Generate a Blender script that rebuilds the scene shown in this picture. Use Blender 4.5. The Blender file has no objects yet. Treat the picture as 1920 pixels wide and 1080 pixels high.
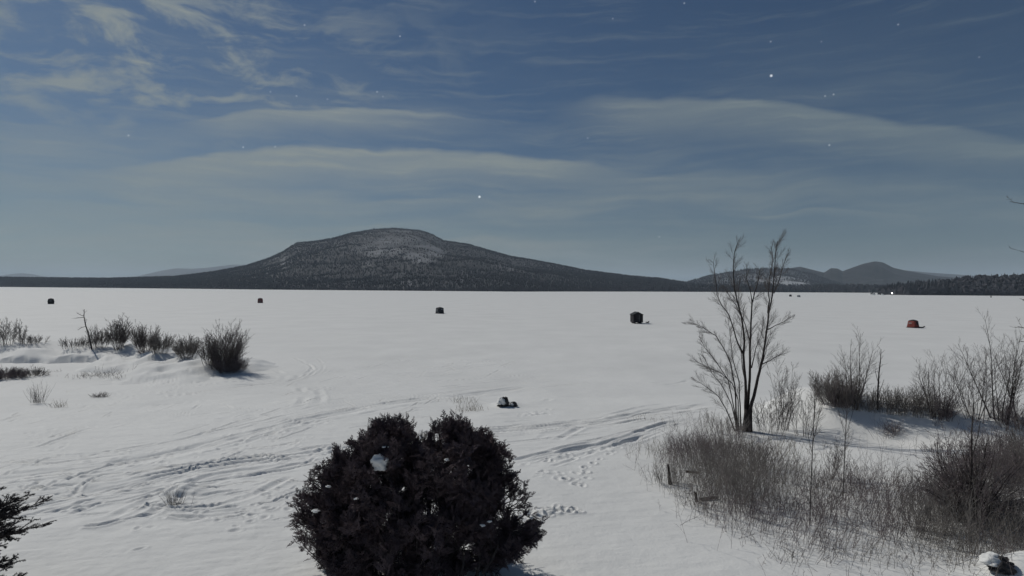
import bpy, math, random
import numpy as np
from mathutils import Vector, Matrix

random.seed(11)
NP = np.random.RandomState(5)
S = bpy.context.scene
COL = S.collection

# ------------------------------------------------------------------ camera
F = 1144.0                      # focal length in pixels of the 1920 wide photograph
CAMZ = 7.0
ROLL = math.radians(0.34)
RIGHT = Vector((math.cos(ROLL), 0, math.sin(ROLL)))
UP = Vector((-math.sin(ROLL), 0, math.cos(ROLL)))
FWD = Vector((0, 1, 0))
EYE = Vector((0, 0, CAMZ))
cam = bpy.data.objects.new('camera', bpy.data.cameras.new('camera'))
COL.objects.link(cam)
cam.data.sensor_width = 36
cam.data.lens = 36 * F / 1920
cam.data.clip_start = 0.1
cam.data.clip_end = 80000
cam.matrix_world = Matrix(((RIGHT.x, UP.x, -FWD.x, 0), (RIGHT.y, UP.y, -FWD.y, 0), (RIGHT.z, UP.z, -FWD.z, CAMZ), (0, 0, 0, 1)))
S.camera = cam


def ray(px, py):
    return FWD + RIGHT * ((px - 960) / F) + UP * ((540 - py) / F)


def at(px, py, depth):
    """The point seen at a pixel of the photograph, at a depth along +Y."""
    return EYE + ray(px, py) * depth


# ------------------------------------------------------------------ noise
def _h(ix, iy, seed):
    n = (ix.astype(np.int64) * 374761393 + iy.astype(np.int64) * 668265263 + seed * 974634777) & 0xffffffff
    n = ((n ^ (n >> 13)) * 1274126177) & 0xffffffff
    n = n ^ (n >> 16)
    return (n & 0xffff) / 65535.0


def vnoise(x, y, seed=0):
    ix, iy = np.floor(x), np.floor(y)
    fx, fy = x - ix, y - iy
    fx = fx * fx * fx * (fx * (fx * 6 - 15) + 10)
    fy = fy * fy * fy * (fy * (fy * 6 - 15) + 10)
    a, b = _h(ix, iy, seed), _h(ix + 1, iy, seed)
    c, d = _h(ix, iy + 1, seed), _h(ix + 1, iy + 1, seed)
    return (a + (b - a) * fx) * (1 - fy) + (c + (d - c) * fx) * fy - 0.5


def fbm(x, y, octaves=4, seed=0, gain=0.5):
    s, a, f = 0, 1, 1.0
    for k in range(octaves):
        s = s + a * vnoise(x * f + 17.3 * k, y * f - 9.1 * k, seed + k)
        a *= gain
        f *= 2.03
    return s


def sstep(a, b, v):
    t = np.clip((v - a) / (b - a), 0, 1)
    return t * t * (3 - 2 * t)


def seg_dist(x, y, pts):
    """distance to a polyline, and the length along it"""
    best = np.full(np.shape(x), 1e9)
    along = np.zeros(np.shape(x))
    acc = 0
    for (x0, y0), (x1, y1) in zip(pts[:-1], pts[1:]):
        dx, dy = x1 - x0, y1 - y0
        L = math.hypot(dx, dy)
        t = np.clip(((x - x0) * dx + (y - y0) * dy) / (L * L), 0, 1)
        d = np.hypot(x - x0 - t * dx, y - y0 - t * dy)
        m = d < best
        best = np.where(m, d, best)
        along = np.where(m, acc + t * L, along)
        acc += L
    return best, along


# ------------------------------------------------------------------ terrain
BANK = [(-75, 70), (-50, 62), (-38, 59), (-29, 54), (-24, 51)]
MOUND = [(14.8, 30.0), (17.2, 28.0), (20.5, 26.5), (27, 25.5), (40, 26)]


def land(x, y):
    x = np.asarray(x, float)
    y = np.asarray(y, float)
    shore = 39 + 2.5 * fbm(x / 14, y / 30, 2, 3) + 3 * sstep(14, 30, x)
    s = shore - y
    z = np.where(s > 0, 1.45 * (1 - np.exp(-np.maximum(s, 0) / 22)), np.maximum(0.07 * s, -0.7))
    d, al = seg_dist(x, y, BANK)
    z = z + (1.9 + 1.1 * fbm(x / 3.5, y / 3.5, 3, 8)) * np.exp(-(d / 6.5) ** 2) * sstep(-12, -30, x + 0 * y)
    # plough bank with a steep face towards the house
    y0 = 55.2 + 0.05 * (x + 42) + 0.35 * vnoise(x / 3.2, y * 0, 21)
    seg = sstep(-47.5, -45.5, x) * sstep(-36.2, -37.6, x) * (1 - 0.75 * np.exp(-((x + 41.6) / 0.5) ** 2))
    z = z - 1.05 * seg * sstep(y0 + 0.15, y0 - 0.2, y) * np.exp(-np.maximum(y0 - y, 0) / 3.5) + 0.14 * seg * np.exp(-((y - y0 - 0.7) / 0.7) ** 2)
    # hummocks in front of the left bank
    z = z + 0.5 * sstep(-18, -26, x) * sstep(62, 54, y) * sstep(42, 47, y) * fbm(x / 2.6, y / 2.0, 3, 12)
    # right mound
    d, al = seg_dist(x, y, MOUND)
    yc = 30.0 - 0.45 * np.clip(x - 14.8, 0, 9)
    side = np.where(y > yc, 3.2, 2.3)
    z = z + (1.6 + 0.5 * fbm(x / 3.5, y / 3.5, 2, 31)) * np.exp(-(d / side) ** 2) * sstep(11.5, 15, x)
    z = z - 0.35 * np.exp(-(((x - 15.5) / 2.6) ** 2 + ((y - 25.6) / 1.5) ** 2))
    z = z + 0.35 * np.exp(-(((x - 15) / 7) ** 2 + ((y - 19) / 5) ** 2))
    z = z + 0.55 * np.exp(-(((x - 10.9) / 0.95) ** 2 + ((y - 12.6) / 0.7) ** 2))
    # small drifts
    z = z + 0.22 * np.exp(-(((x + 9.6) / 0.6) ** 2 + ((y - 17.9) / 0.4) ** 2))
    z = z + 0.28 * np.exp(-(((x + 0.4) / 0.7) ** 2 + ((y - 35.2) / 0.9) ** 2))
    return z


_TS = 6.0 * 1.004 ** np.arange(1250)


def ground_at(px, py, lift=0.0):
    d = ray(px, py)
    X, Y, Z = d.x * _TS, d.y * _TS, CAMZ + d.z * _TS
    hit = np.nonzero(Z <= np.maximum(land(X, Y), 0.0))[0]
    if not len(hit):
        return EYE + d * 900
    i = int(hit[0])
    g = np.maximum(land(X[i - 1:i + 1], Y[i - 1:i + 1]), 0.0)
    a, b = Z[i - 1] - g[0], Z[i] - g[1]
    t = _TS[i - 1] + (_TS[i] - _TS[i - 1]) * a / max(a - b, 1e-9)
    p = EYE + d * float(t)
    return Vector((p.x, p.y, max(float(land(p.x, p.y)), 0.0) + lift))


def gxy(px, py):
    p = ground_at(px, py)
    return (p.x, p.y)


TRACKS = []      # (points, depth, half width, break-up, seed)


def track(pix, depth=0.04, w=0.16, brk=0.5, double=0.0):
    pts = [gxy(*p) for p in pix]
    # smooth (Chaikin)
    for _ in range(2):
        q = [pts[0]]
        for a, b in zip(pts[:-1], pts[1:]):
            q += [(a[0] * .75 + b[0] * .25, a[1] * .75 + b[1] * .25), (a[0] * .25 + b[0] * .75, a[1] * .25 + b[1] * .75)]
        pts = q + [pts[-1]]
    TRACKS.append((pts, depth, w, brk, random.randrange(1000)))
    if double:
        off = []
        for i, p in enumerate(pts):
            a, b = pts[max(i - 1, 0)], pts[min(i + 1, len(pts) - 1)]
            tx, ty = b[0] - a[0], b[1] - a[1]
            L = math.hypot(tx, ty) or 1
            off.append((p[0] - ty / L * double, p[1] + tx / L * double))
        TRACKS.append((off, depth, w, brk, random.randrange(1000)))


# the trail that leaves the shore below the tree
track([(1345, 786), (1290, 788), (1240, 796), (1190, 815), (1130, 832), (1060, 848), (980, 856)], .07, .13, .5, .8)
track([(1345, 752), (1270, 757), (1200, 765), (1130, 783), (1060, 800), (1000, 830)], .05, .13, .5, .8)
track([(1180, 818), (1100, 842), (1000, 862), (960, 872)], .05, .11, .7, .6)
track([(1330, 765), (1250, 778), (1150, 800), (1080, 815)], .035, .12, .7, .8)
# trails across the left of the yard
track([(250, 985), (400, 905), (520, 888), (600, 868)], .06, .12, .35, .8)
track([(330, 985), (430, 968), (520, 940), (590, 900)], .06, .12, .35, .8)
track([(420, 842), (500, 852), (570, 840)], .05, .10, .5)
track([(430, 835), (520, 833), (570, 830)], .05, .10, .5)
track([(440, 810), (560, 770), (700, 745), (860, 738)], .035, .12, .7, .8)
track([(400, 730), (470, 726), (520, 722), (560, 715), (560, 700), (530, 690)], .06, .2, .6, 1.0)
track([(560, 718), (575, 750), (540, 790), (450, 815)], .05, .2, .7, 1.0)
track([(960, 752), (900, 754), (850, 742), (800, 735)], .06, .15, .6)
for k in range(150):
    x0, y0 = random.uniform(-150, 900), random.uniform(690, 1000)
    L = random.uniform(60, 330)
    sl = random.gauss(-0.17, 0.09)
    c = random.gauss(0, 12)
    if 560 < x0 + L and y0 > 800:
        L = max(60, 590 - x0)
    pts = [(x0, y0), (x0 + L * .35, y0 + sl * L * .35 + c), (x0 + L * .7, y0 + sl * L * .7 + c * .6), (x0 + L, y0 + sl * L)]
    pts = [(p[0], max(p[1], 676)) for p in pts]
    track(pts, random.uniform(.035, .075), random.uniform(.035, .08), .8, random.choice([0, 0, .5, .9]))
def corridor(pix, n, spread, dep):
    pts = [gxy(*p) for p in pix]
    for q in range(n):
        o0, o1 = random.gauss(0, spread), random.gauss(0, spread * .7)
        a0, a1 = sorted((random.uniform(0, .45), random.uniform(.5, 1.0)))
        m = len(pts)
        out_ = []
        for i in range(m):
            u = i / (m - 1)
            if u < a0 - .25 or u > a1 + .25:
                continue
            a, b = pts[max(i - 1, 0)], pts[min(i + 1, m - 1)]
            tx, ty = b[0] - a[0], b[1] - a[1]
            L = math.hypot(tx, ty) or 1
            o = o0 * (1 - u) + o1 * u + random.gauss(0, .12)
            out_.append((pts[i][0] - ty / L * o, pts[i][1] + tx / L * o))
        if len(out_) < 2:
            continue
        for _ in range(2):
            w_ = [out_[0]]
            for a, b in zip(out_[:-1], out_[1:]):
                w_ += [(a[0] * .75 + b[0] * .25, a[1] * .75 + b[1] * .25), (a[0] * .25 + b[0] * .75, a[1] * .25 + b[1] * .75)]
            out_ = w_ + [out_[-1]]
        TRACKS.append((out_, dep * random.uniform(.5, 1.2), random.uniform(.045, .10), .55, random.randrange(1000)))


corridor([(-120, 975), (60, 950), (200, 925), (350, 893), (560, 858), (700, 838), (850, 822), (960, 812), (1100, 797), (1230, 775), (1345, 757)], 26, 1.5, .06)
corridor([(-120, 905), (150, 880), (330, 850), (520, 800), (680, 765), (850, 742), (1000, 722), (1200, 706)], 18, 1.8, .05)
corridor([(960, 870), (1060, 848), (1130, 832), (1200, 808), (1270, 791), (1350, 787)], 9, .6, .07)
corridor([(150, 770), (300, 745), (440, 728), (560, 715), (600, 690), (560, 668)], 12, 1.2, .06)
for pix_ in ([(-120, 968), (60, 944), (200, 920), (350, 890), (560, 856), (700, 836), (850, 820), (960, 810), (1100, 796), (1230, 776), (1345, 758)],
             [(-120, 912), (150, 884), (330, 852), (520, 802), (680, 766), (850, 743), (1000, 723)],
             [(960, 872), (1060, 850), (1130, 834), (1200, 810), (1270, 792), (1350, 788)]):
    track(pix_, .075, .42, .45)
for k in range(22):
    x0, y0 = random.uniform(600, 1250), random.uniform(690, 800)
    L = random.uniform(60, 240)
    track([(x0, y0), (x0 + L * .5, y0 - L * .06 + random.gauss(0, 5)), (x0 + L, y0 - L * .1)], random.uniform(.02, .045), .16, 1.1, random.choice([0, .9]))

STEPS = []       # footprints: x, y, long, wide, angle, depth


def steps(pix, n, depth=.09, size=.16, jit=.12):
    pts = [gxy(*p) for p in pix]
    for k in range(n):
        u = (k + random.random() * .5) / n * (len(pts) - 1)
        i = min(int(u), len(pts) - 2)
        t = u - i
        x = pts[i][0] * (1 - t) + pts[i + 1][0] * t + random.gauss(0, jit)
        y = pts[i][1] * (1 - t) + pts[i + 1][1] * t + random.gauss(0, jit)
        STEPS.append((x, y, size * random.uniform(.6, 1.0), size * random.uniform(.4, .65), random.uniform(0, 3.1), depth * random.uniform(.35, .75)))


steps([(1160, 838), (1110, 868), (1085, 885), (1075, 905), (1095, 920)], 16, .09, .14)
steps([(985, 972), (1030, 962), (1085, 958)], 26, .11, .13, .13)
steps([(1000, 890), (1060, 892), (1090, 905)], 14, .05, .14, .3)
steps([(1015, 868), (1100, 848), (1190, 830)], 18, .07, .15, .2)
steps([(980, 780), (1000, 776), (1035, 770)], 10, .07, .2, .2)
steps([(120, 770), (250, 740), (420, 715)], 40, .08, .2, 1.0)
steps([(30, 790), (200, 900), (420, 850), (560, 800)], 110, .05, .15, 1.6)
steps([(300, 980), (500, 950), (560, 930)], 70, .05, .12, .7)


def micro(x, y):
    r = np.hypot(x, y)
    near = sstep(150, 40, r)
    z = 0.16 * fbm(x / 7, y / 9, 3, 40) * near
    rough = sstep(8, -6, x) * sstep(64, 50, y)
    z = z + (0.010 + 0.018 * rough) * fbm(x / .7, y / 0.4, 3, 50) * sstep(70, 30, r)
    # wind ripple
    u = (x * 0.96 + y * 0.28)
    v = (-x * 0.28 + y * 0.96)
    z = z + (0.010 + .014 * rough) * np.abs(fbm(u / 2.4, v / 0.42, 2, 60)) * sstep(80, 35, r)
    for pts, dep, w, brk, sd in TRACKS:
        P = np.array(pts)
        m = (x > P[:, 0].min() - 1.2) & (x < P[:, 0].max() + 1.2) & (y > P[:, 1].min() - 1.2) & (y < P[:, 1].max() + 1.2)
        if not m.any():
            continue
        xs, ys = x[m], y[m]
        xs2 = xs + 0.05 * fbm(xs / 1.6, ys / 1.6, 2, sd)
        ys2 = ys + 0.05 * fbm(xs / 1.6 + 9, ys / 1.6, 2, sd + 5)
        d, al = seg_dist(xs2, ys2, pts)
        amp = np.clip(1.0 - brk + brk * 3.0 * fbm(al / 1.7, al * 0 + sd, 3, sd), 0, 1.4)
        tot = al.max() + .01
        amp = amp * sstep(0, .1, al / tot) * sstep(1.0, .9, al / tot)
        z[m] += .80 * amp * dep * (-np.exp(-(d / w) ** 2) + 0.55 * np.exp(-((d - 1.9 * w) / (.7 * w)) ** 2))
    for (sx, sy, a, b, th, dep) in STEPS:
        m = (np.abs(x - sx) < 3 * a) & (np.abs(y - sy) < 3 * a)
        if not m.any():
            continue
        dx, dy = x[m] - sx, y[m] - sy
        c, s_ = math.cos(th), math.sin(th)
        q = np.hypot((dx * c + dy * s_) / a, (-dx * s_ + dy * c) / b)
        z[m] += dep * (-np.exp(-q ** 2) + .5 * np.exp(-((q - 1.7) / .5) ** 2))
    return z


# ------------------------------------------------------------------ mesh helpers
def np_mesh(name, V, faces, mat, parent=None, smooth=True, mats=None, midx=None):
    me = bpy.data.meshes.new(name)
    V = np.asarray(V, np.float32)
    faces = np.asarray(faces, np.int32)
    n, k = faces.shape
    me.vertices.add(len(V))
    me.vertices.foreach_set('co', V.ravel())
    me.loops.add(n * k)
    me.loops.foreach_set('vertex_index', faces.ravel())
    me.polygons.add(n)
    me.polygons.foreach_set('loop_start', np.arange(0, n * k, k, dtype=np.int32))
    me.polygons.foreach_set('loop_total', np.full(n, k, np.int32))
    for m in (mats or [mat]):
        me.materials.append(m)
    if midx is not None:
        me.polygons.foreach_set('material_index', np.asarray(midx, np.int32))
    me.polygons.foreach_set('use_smooth', np.full(n, smooth))
    me.update(calc_edges=True)
    me.validate()
    o = bpy.data.objects.new(name, me)
    COL.objects.link(o)
    if parent:
        o.parent = parent
    return o


def grid_faces(nr, nc):
    i = np.arange((nr - 1) * (nc - 1))
    r, c = i // (nc - 1), i % (nc - 1)
    a = r * nc + c
    return np.stack([a, a + 1, a + nc + 1, a + nc], 1)


class Tubes:
    """collects tapered tubes; built as ONE mesh"""

    def __init__(self):
        self.v, self.f = [], []

    def tube(self, pts, radii, sides=4):
        base = len(self.v)
        n = len(pts)
        ref = Vector((0.31, 0.87, 0.38))
        for i, p in enumerate(pts):
            d = (pts[min(i + 1, n - 1)] - pts[max(i - 1, 0)])
            d = d.normalized() if d.length > 1e-9 else Vector((0, 0, 1))
            a = d.cross(ref)
            if a.length < 1e-3:
                a = d.cross(Vector((1, 0, 0)))
            a.normalize()
            b = d.cross(a)
            for k in range(sides):
                t = 2 * math.pi * k / sides
                q = p + (a * math.cos(t) + b * math.sin(t)) * radii[i]
                self.v.append((q.x, q.y, q.z))
        for i in range(n - 1):
            for k in range(sides):
                k2 = (k + 1) % sides
                self.f.append((base + i * sides + k, base + i * sides + k2, base + (i + 1) * sides + k2, base + (i + 1) * sides + k))

    def build(self, name, mat, parent=None):
        return np_mesh(name, self.v, self.f, mat, parent)


def rnd_dir():
    z = random.uniform(-1, 1)
    t = random.uniform(0, 2 * math.pi)
    r = math.sqrt(1 - z * z)
    return Vector((r * math.cos(t), r * math.sin(t), z))


def branch_line(p, d, L, n, wob, trop):
    pts = [p.copy()]
    d = d.normalized()
    for i in range(n):
        d = (d + rnd_dir() * wob + Vector((0, 0, trop))).normalized()
        p = p + d * (L / n)
        pts.append(p.copy())
    return pts


def twigs_on(T, pts, r0, L, count, depth, trop=.05, start=.25, thin=.45, rmin=.0035, ang=(.5, 1.0)):
    """side shoots along a polyline, recursively"""
    n = len(pts)
    for k in range(count):
        u = start + (1 - start) * (k + random.random()) / count
        q = u * (n - 1)
        i = min(int(q), n - 2)
        t = q - i
        p = pts[i].lerp(pts[i + 1], t)
        d = (pts[i + 1] - pts[i]).normalized()
        a = random.uniform(*ang)
        s = d.cross(rnd_dir())
        if s.length < 1e-3:
            continue
        s.normalize()
        nd = d * math.cos(a) + s * math.sin(a)
        if nd.z < -.1:
            nd.z *= -.3
        l = L * random.uniform(.5, 1.15) * (1.15 - .6 * u)
        ns = 4 if depth > 0 else 3
        bp = branch_line(p, nd, l, ns, .16, trop)
        r = max(r0 * thin * (1.1 - .5 * u), rmin)
        T.tube(bp, [max(r * (1 - .75 * j / ns), rmin * .7) for j in range(ns + 1)], 3)
        if depth > 0:
            twigs_on(T, bp, r, l * .5, max(2, int(count * .5)), depth - 1, trop, .2, thin, rmin, ang)


# ------------------------------------------------------------------ materials
def newmat(name):
    m = bpy.data.materials.new(name)
    m.use_nodes = True
    return m, m.node_tree, m.node_tree.nodes['Principled BSDF']


def ramp_node(nt, stops):
    r = nt.nodes.new('ShaderNodeValToRGB')
    while len(r.color_ramp.elements) < len(stops):
        r.color_ramp.elements.new(.5)
    for e, (p, c) in zip(r.color_ramp.elements, stops):
        e.position = p
        e.color = (*c, 1)
    return r


def noisy(name, c1, c2, scale, rough=.85, bump=0.0, bscale=None, detail=5, spec=.2, coords='Object'):
    m, nt, b = newmat(name)
    tc = nt.nodes.new('ShaderNodeTexCoord')
    n = nt.nodes.new('ShaderNodeTexNoise')
    n.inputs['Scale'].default_value = scale
    n.inputs['Detail'].default_value = detail
    nt.links.new(tc.outputs[coords], n.inputs['Vector'])
    r = ramp_node(nt, [(.35, c1), (.65, c2)])
    nt.links.new(n.outputs['Fac'], r.inputs['Fac'])
    nt.links.new(r.outputs['Color'], b.inputs['Base Color'])
    b.inputs['Roughness'].default_value = rough
    b.inputs['Specular IOR Level'].default_value = spec
    if bump:
        n2 = nt.nodes.new('ShaderNodeTexNoise')
        n2.inputs['Scale'].default_value = bscale or scale * 3
        n2.inputs['Detail'].default_value = 6
        nt.links.new(tc.outputs[coords], n2.inputs['Vector'])
        bp = nt.nodes.new('ShaderNodeBump')
        bp.inputs['Distance'].default_value = bump
        nt.links.new(n2.outputs['Fac'], bp.inputs['Height'])
        nt.links.new(bp.outputs['Normal'], b.inputs['Normal'])
    return m


def snow_material(name, strength=1.0):
    m, nt, b = newmat(name)
    tc = nt.nodes.new('ShaderNodeTexCoord')
    n1 = nt.nodes.new('ShaderNodeTexNoise')
    n1.inputs['Scale'].default_value = .12
    n1.inputs['Detail'].default_value = 8
    n1.inputs['Roughness'].default_value = .62
    nt.links.new(tc.outputs['Object'], n1.inputs['Vector'])
    r = ramp_node(nt, [(.3, (.72, .722, .706)), (.7, (.80, .80, .782))])
    nt.links.new(n1.outputs['Fac'], r.inputs['Fac'])
    nt.links.new(r.outputs['Color'], b.inputs['Base Color'])
    b.inputs['Roughness'].default_value = .75
    b.inputs['Specular IOR Level'].default_value = .15
    h = None
    for sc, amt in ((.9, .05), (4.5, .018), (18, .006)):
        n = nt.nodes.new('ShaderNodeTexNoise')
        n.inputs['Scale'].default_value = sc
        n.inputs['Detail'].default_value = 4
        nt.links.new(tc.outputs['Object'], n.inputs['Vector'])
        bp = nt.nodes.new('ShaderNodeBump')
        bp.inputs['Distance'].default_value = amt * strength
        bp.inputs['Strength'].default_value = .8
        nt.links.new(n.outputs['Fac'], bp.inputs['Height'])
        if h:
            nt.links.new(h.outputs['Normal'], bp.inputs['Normal'])
        h = bp
    nt.links.new(h.outputs['Normal'], b.inputs['Normal'])
    return m


M_SNOW = snow_material('snow')
M_ICE = snow_material('lake_snow', .6)
M_BARK = noisy('bark', (.028, .024, .024), (.065, .055, .052), 14, .95, .004, 40)
M_TWIG = noisy('twig_bark', (.075, .067, .065), (.16, .142, .134), 9, .95)
M_BRUSH = noisy('brush_stem', (.13, .12, .114), (.28, .258, .238), 2.2, .95)
M_REDBRUSH = noisy('red_brush_stem', (.105, .088, .092), (.22, .187, .19), 2.2, .95)
M_GRASS = noisy('dry_grass', (.10, .085, .06), (.20, .17, .12), 3, .95)
M_CEDAR = noisy('cedar_foliage', (.080, .060, .066), (.125, .098, .104), 3.5, .8, spec=.1)
M_SPRUCE = noisy('spruce_needles', (.045, .040, .042), (.075, .068, .070), 5, .8, spec=.1)
M_DRYLEAF = noisy('brown_leaf', (.04, .028, .024), (.09, .06, .045), 6, .9)
M_ROCK = noisy('dark_rock', (.02, .02, .022), (.07, .068, .068), 4, .9, .02, 9)
M_STUMP = noisy('stump_wood', (.025, .021, .02), (.075, .06, .05), 8, .95, .01, 25)

# ------------------------------------------------------------------ structure: ground and lake


def tagstruct(o, kind='structure'):
    o['kind'] = kind
    return o


def polar_sheet(name, azs, rs, zfun, mat):
    A, R = np.meshgrid(azs, rs)
    x = (R * np.sin(A)).ravel()
    y = (R * np.cos(A)).ravel()
    z = zfun(x, y)
    return np_mesh(name, np.stack([x, y, z], 1), grid_faces(len(rs), len(azs)), mat)


D = math.radians
front = np.linspace(D(-47), D(47), 1150)
azs = np.concatenate([np.linspace(D(-180), D(-49), 60), front, np.linspace(D(49), D(180), 60)])
rs_near = 1.0 / np.linspace(1 / 9.5, 1 / 95.0, 640)
rs_land = np.concatenate([np.linspace(.3, 9.2, 24), rs_near])


def z_land(x, y):
    return np.maximum(land(x, y), -.7) + micro(x, y)


tagstruct(polar_sheet('snow_ground', azs, rs_land, z_land, M_SNOW))
rs_lake = np.concatenate([1.0 / np.linspace(1 / 27.0, 1 / 200.0, 380), np.geomspace(210, 22000, 80)])
azs_l = np.concatenate([np.linspace(D(-180), D(-49), 60), np.linspace(D(-47), D(47), 800), np.linspace(D(49), D(180), 60)])


def z_lake(x, y):
    r = np.hypot(x, y)
    return micro(x, y) + .10 * fbm(x / 30, y / 30, 2, 70) * sstep(40, 70, r) * sstep(900, 300, r)


tagstruct(polar_sheet('frozen_lake', azs_l, rs_lake, z_lake, M_ICE))

# ------------------------------------------------------------------ hills
M_FARCON = noisy('far_conifer', (.044, .047, .056), (.060, .063, .074), .02, .95, coords='Object')
M_FARBARE = noisy('far_bare_wood', (.046, .047, .056), (.064, .063, .073), .02, .95, coords='Object')


def hill_material(name, k=1.0):
    m, nt, b = newmat(name)
    at_ = nt.nodes.new('ShaderNodeAttribute')
    at_.attribute_name = 'snowy'
    tc = nt.nodes.new('ShaderNodeTexCoord')
    n = nt.nodes.new('ShaderNodeTexNoise')
    n.inputs['Scale'].default_value = .03
    n.inputs['Detail'].default_value = 8
    n.inputs['Roughness'].default_value = .7
    nt.links.new(tc.outputs['Object'], n.inputs['Vector'])
    r = ramp_node(nt, [(.3, (.030 * k, .031 * k, .036 * k)), (.7, (.046 * k, .046 * k, .052 * k))])
    nt.links.new(n.outputs['Fac'], r.inputs['Fac'])
    ad = nt.nodes.new('ShaderNodeMath')
    ad.operation = 'MULTIPLY_ADD'
    nt.links.new(n.outputs['Fac'], ad.inputs[0])
    ad.inputs[1].default_value = 1.0
    ad.inputs[2].default_value = .1
    mu = nt.nodes.new('ShaderNodeMath')
    mu.operation = 'MULTIPLY'
    mu.use_clamp = True
    nt.links.new(at_.outputs['Fac'], mu.inputs[0])
    nt.links.new(ad.outputs[0], mu.inputs[1])
    mx = nt.nodes.new('ShaderNodeMix')
    mx.data_type = 'RGBA'
    nt.links.new(mu.outputs[0], mx.inputs['Factor'])
    nt.links.new(r.outputs['Color'], mx.inputs['A'])
    mx.inputs['B'].default_value = (.74, .76, .78, 1)
    nt.links.new(mx.outputs['Result'], b.inputs['Base Color'])
    b.inputs['Roughness'].default_value = .95
    return m


M_HILL = hill_material('hill_woods')
M_PEAK = hill_material('peak_woods', .2)


def px_to_az(px):
    return math.atan((px - 960) / F)


def hill(name, prof, base_d, ridge_d, n_az=260, n_t=60, power=1.25, rough=1.0, snow=None, tree_h=0, back=1.5, seed=0):
    """A ridge given by where its skyline stands; base_d, ridge_d: metres to its foot and its crest along the view axis."""
    xs = np.array([p[0] for p in prof], float)
    ys = np.array([p[1] for p in prof], float)
    px = np.linspace(xs[0], xs[-1], n_az)
    py = np.interp(px, xs, ys)
    hor = 540 + (px - 960) * math.tan(ROLL)
    bd = np.interp(px, *zip(*base_d)) if isinstance(base_d, list) else np.full(n_az, float(base_d))
    rd = np.interp(px, *zip(*ridge_d)) if isinstance(ridge_d, list) else np.full(n_az, float(ridge_d))
    H = np.maximum(rd * (hor - py) / F + CAMZ - tree_h, 0.5)
    t = np.concatenate([np.linspace(0, 1, n_t), np.linspace(1.05, back, 14)])
    T, PX = np.meshgrid(t, px, indexing='ij')
    Dd = bd + (rd - bd) * T
    X = (PX - 960) / F * Dd
    nz = fbm(X / 420 + 5, Dd / 420, 5, 100 + seed) * rough
    shape = np.where(T <= 1, np.clip(T, 0, 1) ** power, np.cos(np.clip((T - 1) / (back - 1), 0, 1) * math.pi / 2) ** 1.0)
    Z = H * shape + nz * H * .22 * np.clip(T * (1 - T) * 4, 0, 1) + 1.0 * np.clip(T * 12, 0, 1) - .8
    V = np.stack([X, Dd, Z], -1).reshape(-1, 3)
    o = np_mesh(name, V, grid_faces(len(t), n_az)[:, ::-1], M_PEAK if name == 'distant_peaks' else M_HILL)
    at_ = o.data.attributes.new('snowy', 'FLOAT', 'POINT')
    sv = np.zeros(len(V), np.float32)
    if snow:
        PY = hor - (Z - CAMZ) / Dd * F
        sv = snow(PX, PY, X, Dd).astype(np.float32).ravel()
    at_.data.foreach_set('value', sv)
    tagstruct(o)
    o['_'] = 0
    del o['_']
    grid = dict(px=px, bd=bd, rd=rd, H=H, X=X, Y=Dd, Z=Z, S=sv.reshape(T.shape), n_t=n_t)
    return o, grid


def blob(px, py, cx, cy, rx, ry):
    return np.clip(1.25 - ((px - cx) / rx) ** 2 - ((py - cy) / ry) ** 2, 0, 1)


def snow_main(px, py, X, Y):
    n = fbm(X / 90, Y / 120, 4, 300)
    s = np.maximum(blob(px, py, 795, 475, 42, 20), .8 * blob(px, py, 715, 470, 55, 14))
    s = np.maximum(s, .55 * blob(px, py, 745, 455, 90, 26))
    s = np.maximum(s, .6 * blob(px, py, 531, 490, 5, 16))
    s = np.maximum(s, .5 * blob(px, py, 768, 533, 18, 8))
    s = np.maximum(s, .35 * blob(px, py, 690, 500, 10, 14))
    s = np.maximum(s, .3 * blob(px, py, 960, 500, 60, 10))
    return np.clip(s * (.30 + .5 * n), 0, .36)


MAIN = [(-260, 521), (0, 519), (100, 520), (200, 521), (330, 517), (400, 508), (460, 497), (500, 484), (530, 470), (555, 454), (590, 451), (620, 446), (660, 435), (700, 428), (740, 426), (790, 431), (810, 438), (830, 449),
        (880, 457), (920, 469), (960, 480), (1040, 494), (1100, 506), (1180, 516), (1240, 521), (1290, 529), (1340, 536), (1400, 541)]
_, g_main = hill('wooded_mountain', MAIN, [(-260, 2300), (0, 2150), (480, 1400), (960, 1180), (1200, 1500), (1400, 1640)],
                 [(-260, 2700), (0, 2600), (330, 2700), (560, 3100), (740, 3500), (900, 3300), (1200, 2700), (1400, 2300)], 420, 110, 1.15, 1.0, snow_main, 6)


def snow_two(px, py, X, Y):
    n = fbm(X / 60, Y / 90, 4, 320)
    top = 503 + np.abs(px - 1450) * .05
    s = sstep(top + 2, top + 9, py) * sstep(540, 534, py) * sstep(1318, 1350, px) * sstep(1525, 1500, px)
    s = s * (.25 + .75 * sstep(513, 529, py) * sstep(1400, 1440, px))
    return np.clip(s * (.55 + 1.6 * n), 0, .85)


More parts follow.
